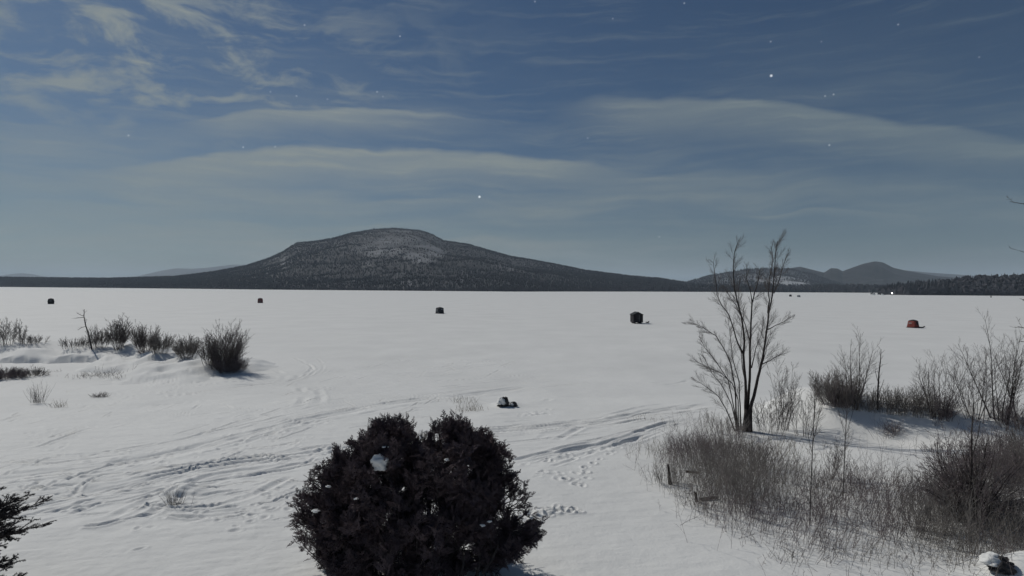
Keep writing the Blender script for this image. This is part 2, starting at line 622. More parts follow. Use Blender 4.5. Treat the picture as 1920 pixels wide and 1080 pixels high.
HILL2 = [(1270, 533), (1290, 528), (1330, 516), (1360, 511), (1400, 504), (1440, 502), (1480, 503), (1520, 512), (1560, 526), (1600, 538)]
_, g_two = hill('cleared_hill', HILL2, 2500, 3700, 160, 50, 1.0, .8, snow_two, 5, seed=3)
LOW = [(1230, 540), (1280, 534), (1340, 535), (1420, 536), (1500, 536), (1560, 534), (1640, 535), (1760, 533), (1900, 534), (2100, 536)]
_, g_low = hill('low_shore_hill', LOW, [(1230, 1560), (1640, 1640), (2100, 1700)], [(1230, 1850), (2100, 2100)], 160, 16, .7, .5, None, 9, seed=5)
PEAKS = [(1380, 530), (1430, 513), (1460, 506), (1500, 500), (1520, 505), (1545, 511), (1558, 503), (1570, 504), (1580, 509), (1600, 501), (1620, 494), (1640, 490), (1655, 492), (1675, 502), (1700, 508), (1730, 513), (1760, 518), (1800, 521), (1860, 527)]
_, g_pk = hill('distant_peaks', PEAKS, 3400, 4700, 300, 60, 1.1, 2.0, None, 0, seed=7)
hill('hazy_ridge', [(1600, 520), (1660, 508), (1690, 506), (1740, 511), (1800, 515), (1850, 519), (1930, 522), (2100, 530)], 7000, 8600, 100, 24, 1.1, .5, None, 0, seed=9)
hill('faint_hills', [(230, 525), (270, 515), (305, 507), (330, 503), (360, 504), (390, 502), (430, 497), (470, 496), (520, 505)], 9500, 11500, 80, 20, 1.1, .3, None, 0, seed=11, back=1.15)
hill('faint_knoll', [(-60, 524), (0, 517), (20, 514), (40, 512), (60, 514), (90, 520)], 9500, 11500, 60, 20, 1.1, .3, None, 0, seed=13, back=1.2)
HEAD = [(1648, 552), (1665, 547), (1690, 542), (1720, 538), (1780, 535), (1810, 529), (1860, 526), (1920, 525), (2050, 523), (2300, 527), (2600, 540)]
_, g_head = hill('wooded_point', HEAD, [(1648, 960), (1700, 900), (1920, 880), (2600, 900)], [(1648, 1020), (1920, 1080), (2600, 1100)], 160, 20, .8, .5, None, 0, seed=15)

# far trees, one mass of crowns per hill (too many to count)


def far_forest(name, grid, n, hmin, hmax, bare_share, clear=1.1, keep=None, width=.36, up=2.2, edge=0):
    Vs, Fs, Ms = [], [], []
    nt_ = grid['n_t']
    X, Y, Z, SN = grid['X'], grid['Y'], grid['Z'], grid['S']
    nc = X.shape[1]
    r = NP
    ti = r.rand(n) ** 1.0 * (nt_ - 1.01)
    ti[: int(n * .10)] = nt_ - 1 - r.rand(int(n * .10)) * 3 - .05
    ti[int(n * .10): int(n * .10) + edge] = r.rand(edge) * .25
    ci = r.rand(n) * (nc - 1.01)
    i0, j0 = ti.astype(int), ci.astype(int)
    fi, fj = ti - i0, ci - j0

    def bil(G):
        return (G[i0, j0] * (1 - fi) + G[i0 + 1, j0] * fi) * (1 - fj) + (G[i0, j0 + 1] * (1 - fi) + G[i0 + 1, j0 + 1] * fi) * fj
    x, y, z, s = bil(X), bil(Y), bil(Z), bil(SN)
    ok = r.rand(n) > s * clear
    x, y, z = x[ok], y[ok], z[ok]
    n = len(x)
    patch = fbm(x / 160, y / 260, 3, 400)
    bare = (r.rand(n) + patch * 1.1) < bare_share
    h = hmin + (hmax - hmin) * r.rand(n) ** up
    w = h * width * (.6 + .7 * r.rand(n))
    w = np.where(bare, w * 1.35, w)
    h = np.where(bare, h * .85, h)
    sides = 4
    # rings: skirt, waist, upper waist, tip
    zz_c = np.array([.08, .42, .40, .74, 1.0])
    rr_c = np.array([1.0, .55, .74, .30, .02])
    zz_b = np.array([.12, .45, .70, .90, 1.0])
    rr_b = np.array([.25, .85, 1.0, .62, .1])
    ang = r.rand(n)[:, None] * 6.28 + np.arange(sides)[None] * 2 * math.pi / sides
    rings = []
    for k in range(5):
        zz = np.where(bare, zz_b[k], zz_c[k])
        rr = np.where(bare, rr_b[k], rr_c[k])
        jit = .65 + .7 * r.rand(n, sides)
        jz = (r.rand(n, sides) - .5) * .16
        vx = x[:, None] + np.cos(ang) * (w * .5 * rr)[:, None] * jit
        vy = y[:, None] + np.sin(ang) * (w * .5 * rr)[:, None] * jit
        vz = (z + h * zz)[:, None] + jz * h[:, None] * (k < 4)
        rings.append(np.stack([vx, vy, vz], -1))
    V = np.stack(rings, 1).reshape(-1, 3)
    loc = []
    for k in range(4):
        for q in range(sides):
            q2 = (q + 1) % sides
            loc.append((k * sides + q, k * sides + q2, (k + 1) * sides + q2, (k + 1) * sides + q))
    loc = np.array(loc)
    Fa = (loc[None] + (np.arange(n) * sides * 5)[:, None, None]).reshape(-1, 4)
    mi = np.repeat(bare.astype(int), len(loc))
    o = np_mesh(name, V, Fa, None, None, False, [M_FARCON, M_FARBARE], mi)
    o['kind'] = 'stuff'
    return o


def stuff_tag(o, label, cat):
    o['kind'] = 'stuff'
    o['label'] = label
    o['category'] = cat


stuff_tag(far_forest('mountain_forest', g_main, 90000, 5, 10, .5, 2.5, edge=2500), 'dark winter woods covering the rounded mountain across the lake', 'forest')
stuff_tag(far_forest('hillside_forest', g_two, 7000, 7, 14, .45), 'sparse woods on the snowy cleared hill behind the bare tree', 'forest')
stuff_tag(far_forest('shore_forest', g_low, 5000, 9, 18, .3, edge=1200), 'low dark woods along the far shore below the distant peaks', 'forest')
stuff_tag(far_forest('point_forest', g_head, 5200, 7, 15, .5, edge=1400, width=.42, up=1.3), 'dark purple brown woods on the nearer wooded point at right', 'forest')

# ------------------------------------------------------------------ things: helpers


def thing(name, label, cat, loc, group=None, rz=0):
    o = bpy.data.objects.new(name, None)
    o.empty_display_size = .3
    COL.objects.link(o)
    o.location = loc
    o.rotation_euler = (0, 0, rz)
    o['label'] = label
    o['category'] = cat
    if group:
        o['group'] = group
    return o


def tag(o, label, cat, group=None):
    o['label'] = label
    o['category'] = cat
    if group:
        o['group'] = group
    return o


def copy_tree(root, loc, rz, sc, label, group=None):
    r = root.copy()
    COL.objects.link(r)
    r.location = loc
    r.rotation_euler = (0, 0, rz)
    r.scale = sc
    r['label'] = label
    if group:
        r['group'] = group
    for ch in list(root.children):
        c = ch.copy()
        COL.objects.link(c)
        c.parent = r
    return r


# ------------------------------------------------------------------ the multi-stemmed tree
def main_tree():
    base = ground_at(1396, 809)
    dist = base.y
    root = thing('bare_tree', 'tall leafless tree with several dark stems fanning from one base', 'tree', base)
    T, W = Tubes(), Tubes()
    k_ = dist / F

    def trace(pix, r0, r1, slope, d0=0.0, tw=9, L=.9, dep=2, start=.3):
        n = len(pix)
        pts = []
        for i, p in enumerate(pix):
            u = i / (n - 1)
            dd = dist + d0 + slope * u
            pts.append(at(p[0], p[1], dd) - base)
        # subdivide smoothly with a little wander
        q = [pts[0]]
        for a, b in zip(pts[:-1], pts[1:]):
            q.append(a.lerp(b, .5) + rnd_dir() * .018)
            q.append(b)
        m = len(q)
        T.tube(q, [.86 * r0 + (r1 - .86 * r0) * (i / (m - 1)) ** .55 for i in range(m)], 7)
        twigs_on(W, q, max(r1 * 1.3, .009), L * 1.2, int(tw * 2.4), min(dep, 1), .05, start, .46, .0031, (.28, .8))
        return q
    # trunk foot
    foot = [Vector((.12, 0, -.25)), Vector((.13, 0, .15)), Vector((.15, 0, .6)), Vector((.17, 0, 1.0))]
    T.tube(foot, [.27, .22, .19, .17], 9)
    trace([(1402, 790), (1406, 770), (1413.6, 743), (1421, 708), (1427, 684), (1433, 653), (1437, 622), (1441, 587), (1448.6, 552), (1452, 513), (1454, 478), (1458, 452)], .125, .012, -.6, 0, 22, .85)
    trace([(1440, 587), (1443, 563), (1441, 549), (1443, 520), (1449, 490), (1446, 462)], .045, .009, .5, -.2, 11, .6)
    trace([(1451, 550), (1462, 523), (1470, 495), (1478, 474)], .03, .008, .3, -.5, 9, .5)
    trace([(1401, 795), (1402, 762), (1406, 708), (1406, 653), (1408, 607), (1410, 568), (1415, 548), (1421, 530), (1424, 508)], .11, .012, .7, .05, 15, .8)
    trace([(1410, 568), (1407, 545), (1400, 522), (1401, 500)], .03, .008, .3, .5, 8, .55)
    trace([(1400, 797), (1398, 762), (1398, 715), (1394, 665), (1396, 638), (1390, 591), (1382, 564), (1377, 540), (1375, 505), (1377, 475), (1383, 455)], .11, .010, -.2, .1, 18, .8)
    trace([(1394, 665), (1384, 645), (1377, 622), (1367, 591), (1353, 572), (1344, 552), (1341, 520), (1337, 490)], .055, .009, -.5, .1, 14, .7)
    trace([(1389, 590), (1380, 572), (1368, 556), (1359, 540)], .03, .008, .4, 0, 8, .6)
    trace([(1406, 640), (1398, 610), (1387, 585), (1384, 550), (1388, 520)], .035, .008, .5, .2, 10, .6)
    trace([(1398, 715), (1392, 690), (1389, 655), (1391, 610), (1395, 575)], .035, .008, .8, .2, 9, .6)
    trace([(1382, 808), (1380, 770), (1378, 723), (1371, 684), (1357, 653), (1343, 630), (1318, 614), (1299, 605)], .06, .008, -.6, 0, 16, .75)
    trace([(1378, 808), (1373, 795), (1361, 766), (1347, 743), (1326, 727), (1303, 712)], .045, .008, -.9, 0, 13, .7)
    trace([(1386, 806), (1384, 789), (1384, 750), (1373, 719), (1353, 700), (1326, 688), (1303, 677)], .05, .008, .3, 0, 14, .75)
    trace([(1381, 806), (1377, 770), (1365, 712), (1342, 677), (1322, 653), (1310, 630)], .045, .008, .8, 0, 13, .7)
    trace([(1390, 806), (1388, 762), (1386, 715), (1373, 669), (1369, 630), (1366, 606)], .05, .008, -.4, .1, 12, .7)
    trace([(1384, 806), (1372, 760), (1352, 720), (1335, 700), (1315, 660)], .04, .007, -.2, .2, 11, .65)
    trace([(1427, 684), (1443, 677), (1462, 665), (1470, 660)], .032, .007, -.5, -.4, 7, .5)
    trace([(1439, 618), (1454, 610), (1470, 603), (1482, 594)], .03, .007, -.3, -.5, 8, .5)
    trace([(1409, 690), (1417, 653), (1427, 630), (1431, 600)], .035, .007, .6, .1, 9, .55)
    trace([(1423, 700), (1436, 660), (1440, 640), (1446, 625)], .028, .007, .7, 0, 7, .5)
    T.build('trunk', M_BARK, root)
    W.build('crown', M_TWIG, root)
    return root


main_tree()


# ------------------------------------------------------------------ shrubs
def shrub_mesh(n, h, spread, r, tw, dep, L, wob=.09, vert=.5, base=.18, mats=(None, None), low=.2, rmin=.0045):
    T, W = Tubes(), Tubes()
    for k in range(n):
        a = random.uniform(0, 2 * math.pi)
        lean = spread * math.sqrt(random.random())
        d = Vector((math.cos(a) * lean, math.sin(a) * lean, 1)).normalized()
        hh = h * random.uniform(.6, 1.05) * (1 - vert * lean / (spread + .01) * .5)
        p = Vector((math.cos(a) * base * random.random(), math.sin(a) * base * random.random(), -.12))
        ns = 7
        pts = branch_line(p, d, hh + .12, ns, wob, .045)
        rr = r * random.uniform(.6, 1.1)
        T.tube(pts, [max(rr * (1 - .85 * i / ns), rmin) for i in range(ns + 1)], 4)
        twigs_on(W, pts, rr * .6, L, tw, dep, .06, low, .5, rmin, (.3, .75))
    return T, W


def shrub(name, label, cat, loc, args, mat_s, mat_t, rz=0, group=None, whole=False):
    T, W = shrub_mesh(**args)
    if whole:
        base = len(T.v)
        T.v += W.v
        T.f += [tuple(i + base for i in f) for f in W.f]
        o = T.build(name, mat_s)
        o.location = loc
        tag(o, label, cat, group)
        return o
    root = thing(name, label, cat, loc, group)
    T.build('stems', mat_s, root)
    W.build('crown', mat_t, root)
    return root


def hgt(p, px_h):
    return px_h * p.y / F


# left bank, from the edge of the picture to the point
def put(px, py, top, name, label, n, spread, r, tw, dep, Lf, ms=None, mt=None, group=None, base=.25, low=.2, rmin=None, wob=.09):
    p = ground_at(px, py)
    h = hgt(p, py - top) * 1.06
    n, tw = int(n * 1.2), int(tw * 1.2)
    if px < 500:
        n, r, tw = int(n * 1.35), r * .85, tw + 1
    elif py > 700 or px > 1300:
        n, r = int(n * .8), r * .72
    rm = rmin or max(.0042, p.y * .00016)
    return shrub(name, label, 'shrub' if name != 'sapling' else 'sapling', p,
                 dict(n=n, h=h, spread=spread, r=r, tw=tw, dep=dep, L=h * Lf, base=base, low=low, rmin=rm, wob=wob), ms or M_TWIG, mt or ms or M_TWIG, group=group)


GL = 'leafless shrubs along the left snow bank'
put(12, 647, 594, 'shrub', 'upright leafless shrub cut by the picture edge on the left snow bank', 16, .35, .022, 7, 1, .26, group=GL, base=.9)
put(38, 646, 600, 'shrub', 'thin upright leafless shrub beside the one cut by the picture edge', 8, .25, .016, 6, 1, .22, group=GL, base=.3)
put(62, 646, 626, 'shrub', 'low brown scrub at the right foot of the upright edge shrubs', 22, .9, .012, 5, 1, .4, M_BRUSH, group=GL, base=1.0)
put(140, 652, 632, 'shrub', 'low pale scrub at the left foot of the bent sapling', 30, .6, .012, 5, 1, .35, M_TWIG, group=GL, base=1.4)
put(186, 652, 612, 'shrub', 'dense grey shrub directly right of the bent sapling', 26, .4, .016, 7, 1, .3, group=GL, base=.8)
put(224, 654, 592, 'shrub', 'tallest vase shaped shrub of the row behind the snow bank hollows', 26, .45, .026, 8, 2, .24, group=GL, base=.5)
put(272, 660, 606, 'shrub', 'dark based shrub right of the tallest vase shaped one', 34, .55, .02, 8, 1, .3, M_REDBRUSH, M_TWIG, group=GL, base=.7)
put(298, 661, 622, 'shrub', 'rounded brown shrub ending the row above the hollows', 36, .6, .016, 8, 1, .3, M_BRUSH, group=GL, base=.7)
put(352, 670, 630, 'shrub', 'rounded shrub standing alone between the row and the big dark shrub', 44, .75, .016, 8, 1, .34, M_BRUSH, group=GL, base=.8)
put(392, 682, 634, 'shrub', 'thin open shrub leaning on the left side of the big dark shrub', 18, .5, .016, 7, 1, .3, group=GL, base=.5)
put(423, 693, 607, 'shrub', 'biggest left shrub with dark dense base at the tip of the bank', 60, .55, .026, 9, 1, .26, M_REDBRUSH, M_TWIG, group=GL, base=.7, low=.1)
put(428, 697, 668, 'shrub', 'low dense brown scrub around the foot of the big dark shrub', 80, 1.0, .012, 6, 1, .45, M_REDBRUSH, group=GL, base=1.1, low=.05)


def sapling(pix, sidepix, name, label, r0, r1, tw, L):
    base = ground_at(*pix[0])
    d0 = base.y
    root = thing(name, label, 'sapling', base)
    T, W = Tubes(), Tubes()
    pts = [at(p[0], p[1], d0 + .25 * math.sin(i * 1.3)) - base for i, p in enumerate(pix)]
    pts[0].z -= .15
    m = len(pts)
    T.tube(pts, [r0 + (r1 - r0) * i / (m - 1) for i in range(m)], 6)
    twigs_on(W, pts, r1 * 1.5, L, tw, 1, .08, .3, .7, max(.0045, d0 * .00017))
    for sp in sidepix:
        q = [at(p[0], p[1], d0 + random.uniform(-.3, .3) * (i > 0)) - base for i, p in enumerate(sp)]
        T.tube(q, [r1 * 1.2, r1, r1 * .6][:len(q)] + [r1 * .5] * max(0, len(q) - 3), 5)
        twigs_on(W, q, r1, L * .6, 4, 0, .05, .3, .7, max(.0045, d0 * .00017))
    T.build('trunk', M_BARK, root)
    W.build('crown', M_TWIG, root)


sapling([(173, 656), (167, 630), (160, 608), (157.5, 593), (158, 580)], [[(161, 612), (153, 614), (146, 619)], [(157.5, 593), (150, 590), (144, 587)], [(158, 595), (148, 596), (139, 597)]],
        'sapling', 'bent bare sapling leaning left beside the snow bank hollows', .07, .022, 6, .6)

# right bank
GR = 'leafless shrubs along the right snow mound'
put(1600, 762, 612, 'shrub', 'tall many stemmed shrub right of the dark rounded bush on the mound', 12, .30, .034, 9, 1, .3, group=GR, base=.3, low=.25)
T_, W_ = None, None
put(1568, 756, 692, 'bush', 'dark rounded brown bush at the left end of the snow mound', 120, .62, .014, 9, 1, .3, M_REDBRUSH, M_BRUSH, base=.75, low=.1)
put(1585, 758, 715, 'bush', 'low dark bush filling the foot of the tall many stemmed shrub', 70, .8, .012, 8, 1, .35, M_REDBRUSH, base=.5, low=.05)
sapling([(1645, 767), (1646, 735), (1648, 700), (1651, 675), (1652, 655)], [[(1646, 715), (1641, 695), (1640, 683)], [(1647, 740), (1654, 722), (1657, 712)]],
        'sapling', 'slim single stemmed sapling between tall shrubs behind the mound', .045, .01, 9, .5)
for i, (px, py, top, lab) in enumerate([(1625, 766, 728, 'lowest hedge shrub just left of the slim single stemmed sapling'), (1660, 769, 722, 'low hedge shrub just right of the slim single stemmed sapling'),
                                        (1685, 772, 722, 'low hedge shrub second to the right of the slim sapling'), (1708, 774, 726, 'low hedge shrub midway between slim sapling and spreading shrub'),
                                        (1733, 777, 714, 'low dark hedge shrub touching the left of the spreading shrub')]):
    put(px, py, top, 'shrub', lab, 46, .42, .011, 6, 1, .3, M_BRUSH, M_TWIG if i % 2 else M_BRUSH, group='low hedge of shrubs behind the snow mound', base=.5, low=.1)
put(1760, 780, 640, 'shrub', 'spreading vase shaped shrub behind the middle of the snow mound', 13, .42, .032, 9, 1, .3, group=GR, base=.35, low=.2)
put(1768, 782, 728, 'bush', 'dense reddish scrub at the foot of the spreading vase shaped shrub', 60, .5, .012, 7, 1, .3, M_REDBRUSH, base=.45, low=.05)
put(1828, 786, 650, 'shrub', 'fine twigged shrub between the spreading one and the tallest one', 22, .40, .02, 9, 1, .26, group=GR, base=.4, low=.2)
put(1876, 788, 585, 'shrub', 'tallest shrub of the right mound with long upright stems', 11, .30, .042, 11, 1, .28, M_BARK, M_TWIG, group=GR, base=.35, low=.3)
put(1925, 790, 612, 'shrub', 'shrub cut off by the right picture edge beside the tallest shrub', 11, .38, .034, 10, 1, .28, M_BARK, M_TWIG, group=GR, base=.4, low=.2)
put(1905, 800, 735, 'bush', 'dense low bush near the right picture edge under the tallest shrub', 70, .7, .012, 7, 1, .3, M_REDBRUSH, base=.7, low=.05)
GT = 'thin shrubs around the bare tree'
put(1470, 806, 664, 'shrub', 'open upright shrub standing right of the multi stemmed tree', 14, .26, .02, 10, 1, .22, group=GT, base=.3)
put(1440, 812, 735, 'shrub', 'hazy fine twigged shrub between the tree and the open upright shrub', 30, .6, .011, 7, 1, .3, group=GT, base=.6)
put(1508, 818, 715, 'shrub', 'thin grey shrub right of the open upright shrub', 16, .35, .014, 8, 1, .28, group=GT, base=.5)
put(1360, 812, 770, 'shrub', 'low tangled shrub at the left foot of the multi stemmed tree', 40, .9, .010, 6, 1, .4, M_BRUSH, group=GT, base=.9)
sapling([(1518, 985), (1521, 900), (1524, 830), (1527, 770), (1529, 700)], [[(1523, 850), (1515, 815), (1512, 795)], [(1524, 830), (1534, 790), (1537, 765)]],
        'sapling', 'long thin sapling rising from the brush left of the mound', .015, .005, 12, .5)
sapling([(1580, 935), (1583, 870), (1585, 820), (1588, 770), (1590, 732)], [[(1585, 820), (1576, 785), (1572, 768)], [(1586, 815), (1597, 780), (1602, 760)], [(1587, 795), (1580, 765), (1579, 752)]],
        'sapling', 'slender sapling with forked top standing before the snow mound', .015, .005, 12, .5)
sapling([(1818, 992), (1819, 930), (1822, 870), (1822, 810), (1826, 755)], [[(1820, 900), (1808, 860), (1800, 835)], [(1822, 860), (1834, 815), (1838, 790)]],
        'sapling', 'dark sapling trunk rising through the dense dark bush at right', .035, .010, 14, .6)
sapling([(1834, 965), (1838, 930), (1842, 880), (1850, 830)], [[(1838, 930), (1830, 890), (1826, 870)]], 'sapling', 'short crooked stem just right of the dark sapling trunk', .03, .010, 10, .5)


# dense dark bush at right
def dark_bush():
    p = ground_at(1822, 985)
    root = thing('bush', 'large dense dark leafless bush spreading above the brush at far right', 'bush', p)
    T, W = Tubes(), Tubes()
    k = p.y / F
    for i in range(80):
        tx = random.gauss(20, 62)
        ty = random.uniform(35, 165) * (1 - abs(tx - 25) / 270)
        tip = Vector((tx * k, random.gauss(.6, .6), ty * k))
        b = Vector((random.gauss(.05, .12), random.gauss(.2, .15), -.1))
        mid = b.lerp(tip, .5) + Vector((0, 0, .12)) + rnd_dir() * .1
        q = [b, b.lerp(mid, .5) + rnd_dir() * .03, mid, mid.lerp(tip, .55) + rnd_dir() * .05, tip]
        T.tube(q, [.018, .014, .011, .008, .004], 4)
        twigs_on(W, q, .009, .55, 11, 2, .02, .35, .6, .0045, (.4, 1.0))
    T.build('stems', M_BARK, root)
    W.build('crown', M_REDBRUSH, root)


dark_bush()

# ------------------------------------------------------------------ brush thicket
POLY = [(1226, 850), (1290, 826), (1370, 832), (1450, 850), (1520, 880), (1600, 898), (1700, 896), (1780, 880), (1880, 850), (1990, 830), (2060, 1060), (1900, 1070), (1700, 1078), (1560, 1066), (1420, 1028), (1325, 994), (1272, 948), (1222, 905)]


def in_poly(x, y, poly):
    c = False
    j = len(poly) - 1
    for i in range(len(poly)):
        xi, yi = poly[i]
        xj, yj = poly[j]
        if (yi > y) != (yj > y) and x < (xj - xi) * (y - yi) / (yj - yi) + xi:
            c = not c
        j = i
    return c


def rand_brush_px():
    while True:
        x, y = random.uniform(1225, 2060), random.uniform(798, 1079)
        if in_poly(x, y, POLY):
            return x, y


GPOLY = [gxy(*p) for p in POLY]


def rand_brush_xy():
    xs = [p[0] for p in GPOLY]
    ys = [p[1] for p in GPOLY]
    while True:
        x, y = random.uniform(min(xs), max(xs)), random.uniform(min(ys), max(ys))
        if in_poly(x, y, GPOLY):
            return x, y


def dens(x, y):
    return float(fbm(np.array([x / 2.2]), np.array([y / 2.2]), 3, 77)[0])


GRING = GPOLY + [GPOLY[0]]
B, B2 = Tubes(), Tubes()
cnt = 0
while cnt < 8600:
    stray = random.random() < .05
    x, y = rand_brush_xy()
    if stray:
        x, y = x + random.gauss(0, 1.3), y + random.gauss(0, 1.3)
        if x < 4:
            continue
    dn = dens(x, y)
    inn = float(seg_dist(np.array([x]), np.array([y]), GRING)[0][0])
    fall = min(1.0, .12 + inn / 1.7)
    if not stray and random.random() > min(.8, .60 + .55 * dn) * fall * (.62 + .38 * float(sstep(8.5, 12.5, x))):
        continue
    cnt += 1
    z = float(land(x, y)) - .05
    tall = random.random()
    h = (random.uniform(.35, 1.15) if tall < .86 else random.uniform(1.2, 2.1)) * (.8 + .9 * max(dn, -.3)) * (.65 + .4 * fall)
    pn = float(fbm(np.array([x / 1.3]), np.array([y / 1.3]), 2, 91)[0])
    d = Vector((random.gauss(0, .28) + .5 * pn, random.gauss(0, .28) + .4 * dn, 1))
    if random.random() < .07:
        d = Vector((random.gauss(0, 1), random.gauss(0, 1), .55))
    pts = branch_line(Vector((x, y, z)), d, h, 4, .15, .0)
    r = random.uniform(.0030, .0062)
    t = B if dens(x + 40, y) + random.gauss(0, .12) > -.02 else B2
    t.tube(pts, [r, r * .85, r * .7, r * .5, r * .35], 3)
    twigs_on(t, pts, r, h * .36, random.choice([2, 3, 4, 5]), 1 if random.random() < .35 else 0, .03, .25, .65, .0028, (.4, 1.1))
stuff_tag(B.build('brush_thicket', M_BRUSH), 'tangled thicket of thin brown leafless stems on the snowy right bank', 'brush')
stuff_tag(B2.build('red_brush', M_REDBRUSH), 'reddish thin stems tangled through the thicket on the right bank', 'brush')

# single shrubs that stand in the thicket
protos = []
GB = 'leafless shrubs in the brush thicket'
LB = 'leafless many stemmed shrub in the brush thicket below the bare tree'
for k in range(5):
    args = dict(n=random.randint(7, 12), h=random.uniform(1.0, 1.7), spread=random.uniform(.4, .8), r=.009, tw=8, dep=1, L=.4, base=.15, low=.2, rmin=.0036)
    protos.append(args)
made = []
for k in range(46):
    while True:
        x, y = rand_brush_xy()
        if x > 7.6 and dens(x, y) > -.15:
            break
    z = float(land(x, y))
    if k < 5:
        o = shrub('shrub', LB, 'shrub', (x, y, z), protos[k], [M_BRUSH, M_REDBRUSH, M_TWIG][k % 3], [M_BRUSH, M_REDBRUSH, M_TWIG][k % 3], group=GB)
        made.append(o)
    else:
        s = random.uniform(.7, 1.25)
        copy_tree(made[k % 5], (x, y, z), random.uniform(0, 6.28), (s, s, s * random.uniform(.85, 1.15)), LB, GB)

# ------------------------------------------------------------------ weeds and grass tufts


def tuft(px, py, n, h, w, label, mat, name='grass_tuft', lean=.3, group=None):
    p = ground_at(px, py)
    T = Tubes()
    for k in range(n):
        x, y = random.gauss(0, w * (.5 if w > .85 else .3)), random.gauss(0, w * (.35 if w > .85 else .25))
        z = float(land(p.x + x, p.y + y)) - p.z - .04
        hh = h * random.uniform(.45, 1.15)
        pts = branch_line(Vector((x, y, z)), Vector((random.gauss(0, lean), random.gauss(0, lean), 1)), hh, 3, .12, -.01)
        r = max(.0038, p.y * .0002)
        T.tube(pts, [r, r * .9, r * .7, r * .4], 3)
        if random.random() < .5:
            twigs_on(T, pts, r, hh * .35, 3, 0, .03, .4, .8, r * .6)
    o = T.build(name, mat)
    o.location = p
    tag(o, label, 'dry grass', group)
    if w > .85:
        o['kind'] = 'stuff'
    return o


put(8, 708, 690, 'shrub', 'dark wide patch of low scrub at left below the snow bank', 130, 1.1, .012, 5, 1, .5, M_REDBRUSH, base=1.5, low=.1)
put(60, 704, 692, 'shrub', 'thin low scrub right of the dark wide patch below the bank', 50, 1.1, .010, 4, 1, .5, M_BRUSH, base=1.0, low=.1)
tuft(18, 688, 150, .65, 2.0, 'thin weeds above the dark wide weed patch', M_BARK, lean=.5)
tuft(70, 698, 110, .95, .8, 'upright brown weed clump below the left snow hollow', M_BARK, lean=.25)
tuft(104, 697, 60, .5, .6, 'small brown weed tuft right of the upright weed clump', M_BRUSH)
tuft(180, 704, 180, .6, 2.0, 'wide low dry tuft below the bent sapling', M_TWIG, lean=.6)
tuft(222, 708, 16, .3, .8, 'tiny low tuft right of the wide low dry tuft', M_GRASS, lean=.6)
tuft(70, 754, 46, 1.15, .55, 'tall wispy weed standing alone on snow at far left', M_TWIG, lean=.35)
tuft(110, 762, 30, .4, .8, 'faint sparse grass right of the tall wispy weed', M_GRASS, lean=.4)
tuft(187, 743, 80, .35, .7, 'small dark tuft on bare snow below the wide dry tuft', M_TWIG, lean=.8)
tuft(880, 770, 60, .5, .9, 'pale dry grass tuft nearest the snow capped boulder', M_GRASS, lean=.4)
tuft(862, 754, 34, .5, 1.2, 'fainter dry grass tuft behind the pale one by the boulder', M_GRASS, lean=.5)
tuft(328, 952, 60, .55, .35, 'grass clump growing beside a small snow drift at left', M_TWIG, lean=.25)
tuft(1215, 790, 40, .3, .9, 'short grass on open snow left of the bare tree', M_GRASS, lean=.4)
tuft(1672, 811, 110, .55, .7, 'rounded weed clump on the near face of the snow mound', M_REDBRUSH, lean=.6)
tuft(1757, 796, 14, .5, .35, 'few reddish stalks poking from the mound near its right end', M_REDBRUSH, lean=.4)
tuft(1250, 850, 70, .6, 1.3, 'thin grass at the left edge of the brush thicket', M_GRASS, lean=.35)
tuft(1330, 840, 120, .7, 1.6, 'dense yellow grass in front of the bare tree', M_GRASS, lean=.35)
tuft(1450, 845, 120, .7, 2.0, 'dry grass in the upper thicket under the open upright shrub', M_GRASS, lean=.35)
tuft(1480, 1048, 40, .35, .7, 'last short grass below the thicket in the lower right', M_TWIG, lean=.5)


# ------------------------------------------------------------------ rocks, stumps, snow
def lump(name, mat, rx, ry, rz, seed, amp=.25, n=26, flat=.0, parent=None, lobes=2.2):
    th = np.linspace(0, math.pi, n)
    ph = np.linspace(0, 2 * math.pi, n * 2, endpoint=False)
    TH, PH = np.meshgrid(th, ph, indexing='ij')
    dx, dy, dz = np.sin(TH) * np.cos(PH), np.sin(TH) * np.sin(PH), np.cos(TH)
    q = 1 + amp * (fbm(dx * lobes + seed, dy * lobes + dz * lobes * 1.7, 4, seed) + .6 * fbm(dz * lobes * 1.3 + seed, dx * lobes - dy * lobes, 3, seed + 9))
    x, y, z = dx * q * rx, dy * q * ry, dz * q * rz
    z = np.where(z < flat, flat + (z - flat) * .3, z)
    V = np.stack([x, y, z], -1).reshape(-1, 3)
    m = n * 2
    f = []
    for i in range(n - 1):
        for j in range(m):
            f.append((i * m + j, (i + 1) * m + j, (i + 1) * m + (j + 1) % m, i * m + (j + 1) % m))
    return np_mesh(name, V, f, mat, parent)


def boulder(px, py, wpx, hpx, label, seed, cap=(0, 0, .3, .8, .8, .6), rock=(1, 1, 1)):
    p = ground_at(px, py)
    k = p.y / F
    w, h = wpx * k * .5, hpx * k
    root = thing('boulder', label, 'rock', p)
    lump('rock', M_ROCK, w * rock[0], w * .9 * rock[1], h * rock[2], seed, .45, parent=root)
    if cap:
        c = lump('snow_cap', M_SNOW, w * cap[3], w * cap[4], h * cap[5], seed + 3, .25, parent=root)
        c.location = (cap[0] * w, cap[1] * w, cap[2] * h)
    return root


boulder(944, 759, 22, 14, 'boulder capped with snow and bare dark right side out on open snow', 4, (-.32, -.15, .28, .82, .95, .8))
boulder(963, 760, 14, 7, 'small dark bare boulder right of the snow capped one', 7, (-.45, -.3, .15, .6, .7, .6))
p_ = boulder(1876, 1066, 40, 22, 'dark boulder under a snow drift in the lower right corner', 12, (-.2, .5, .35, 1.25, 1.0, .75))


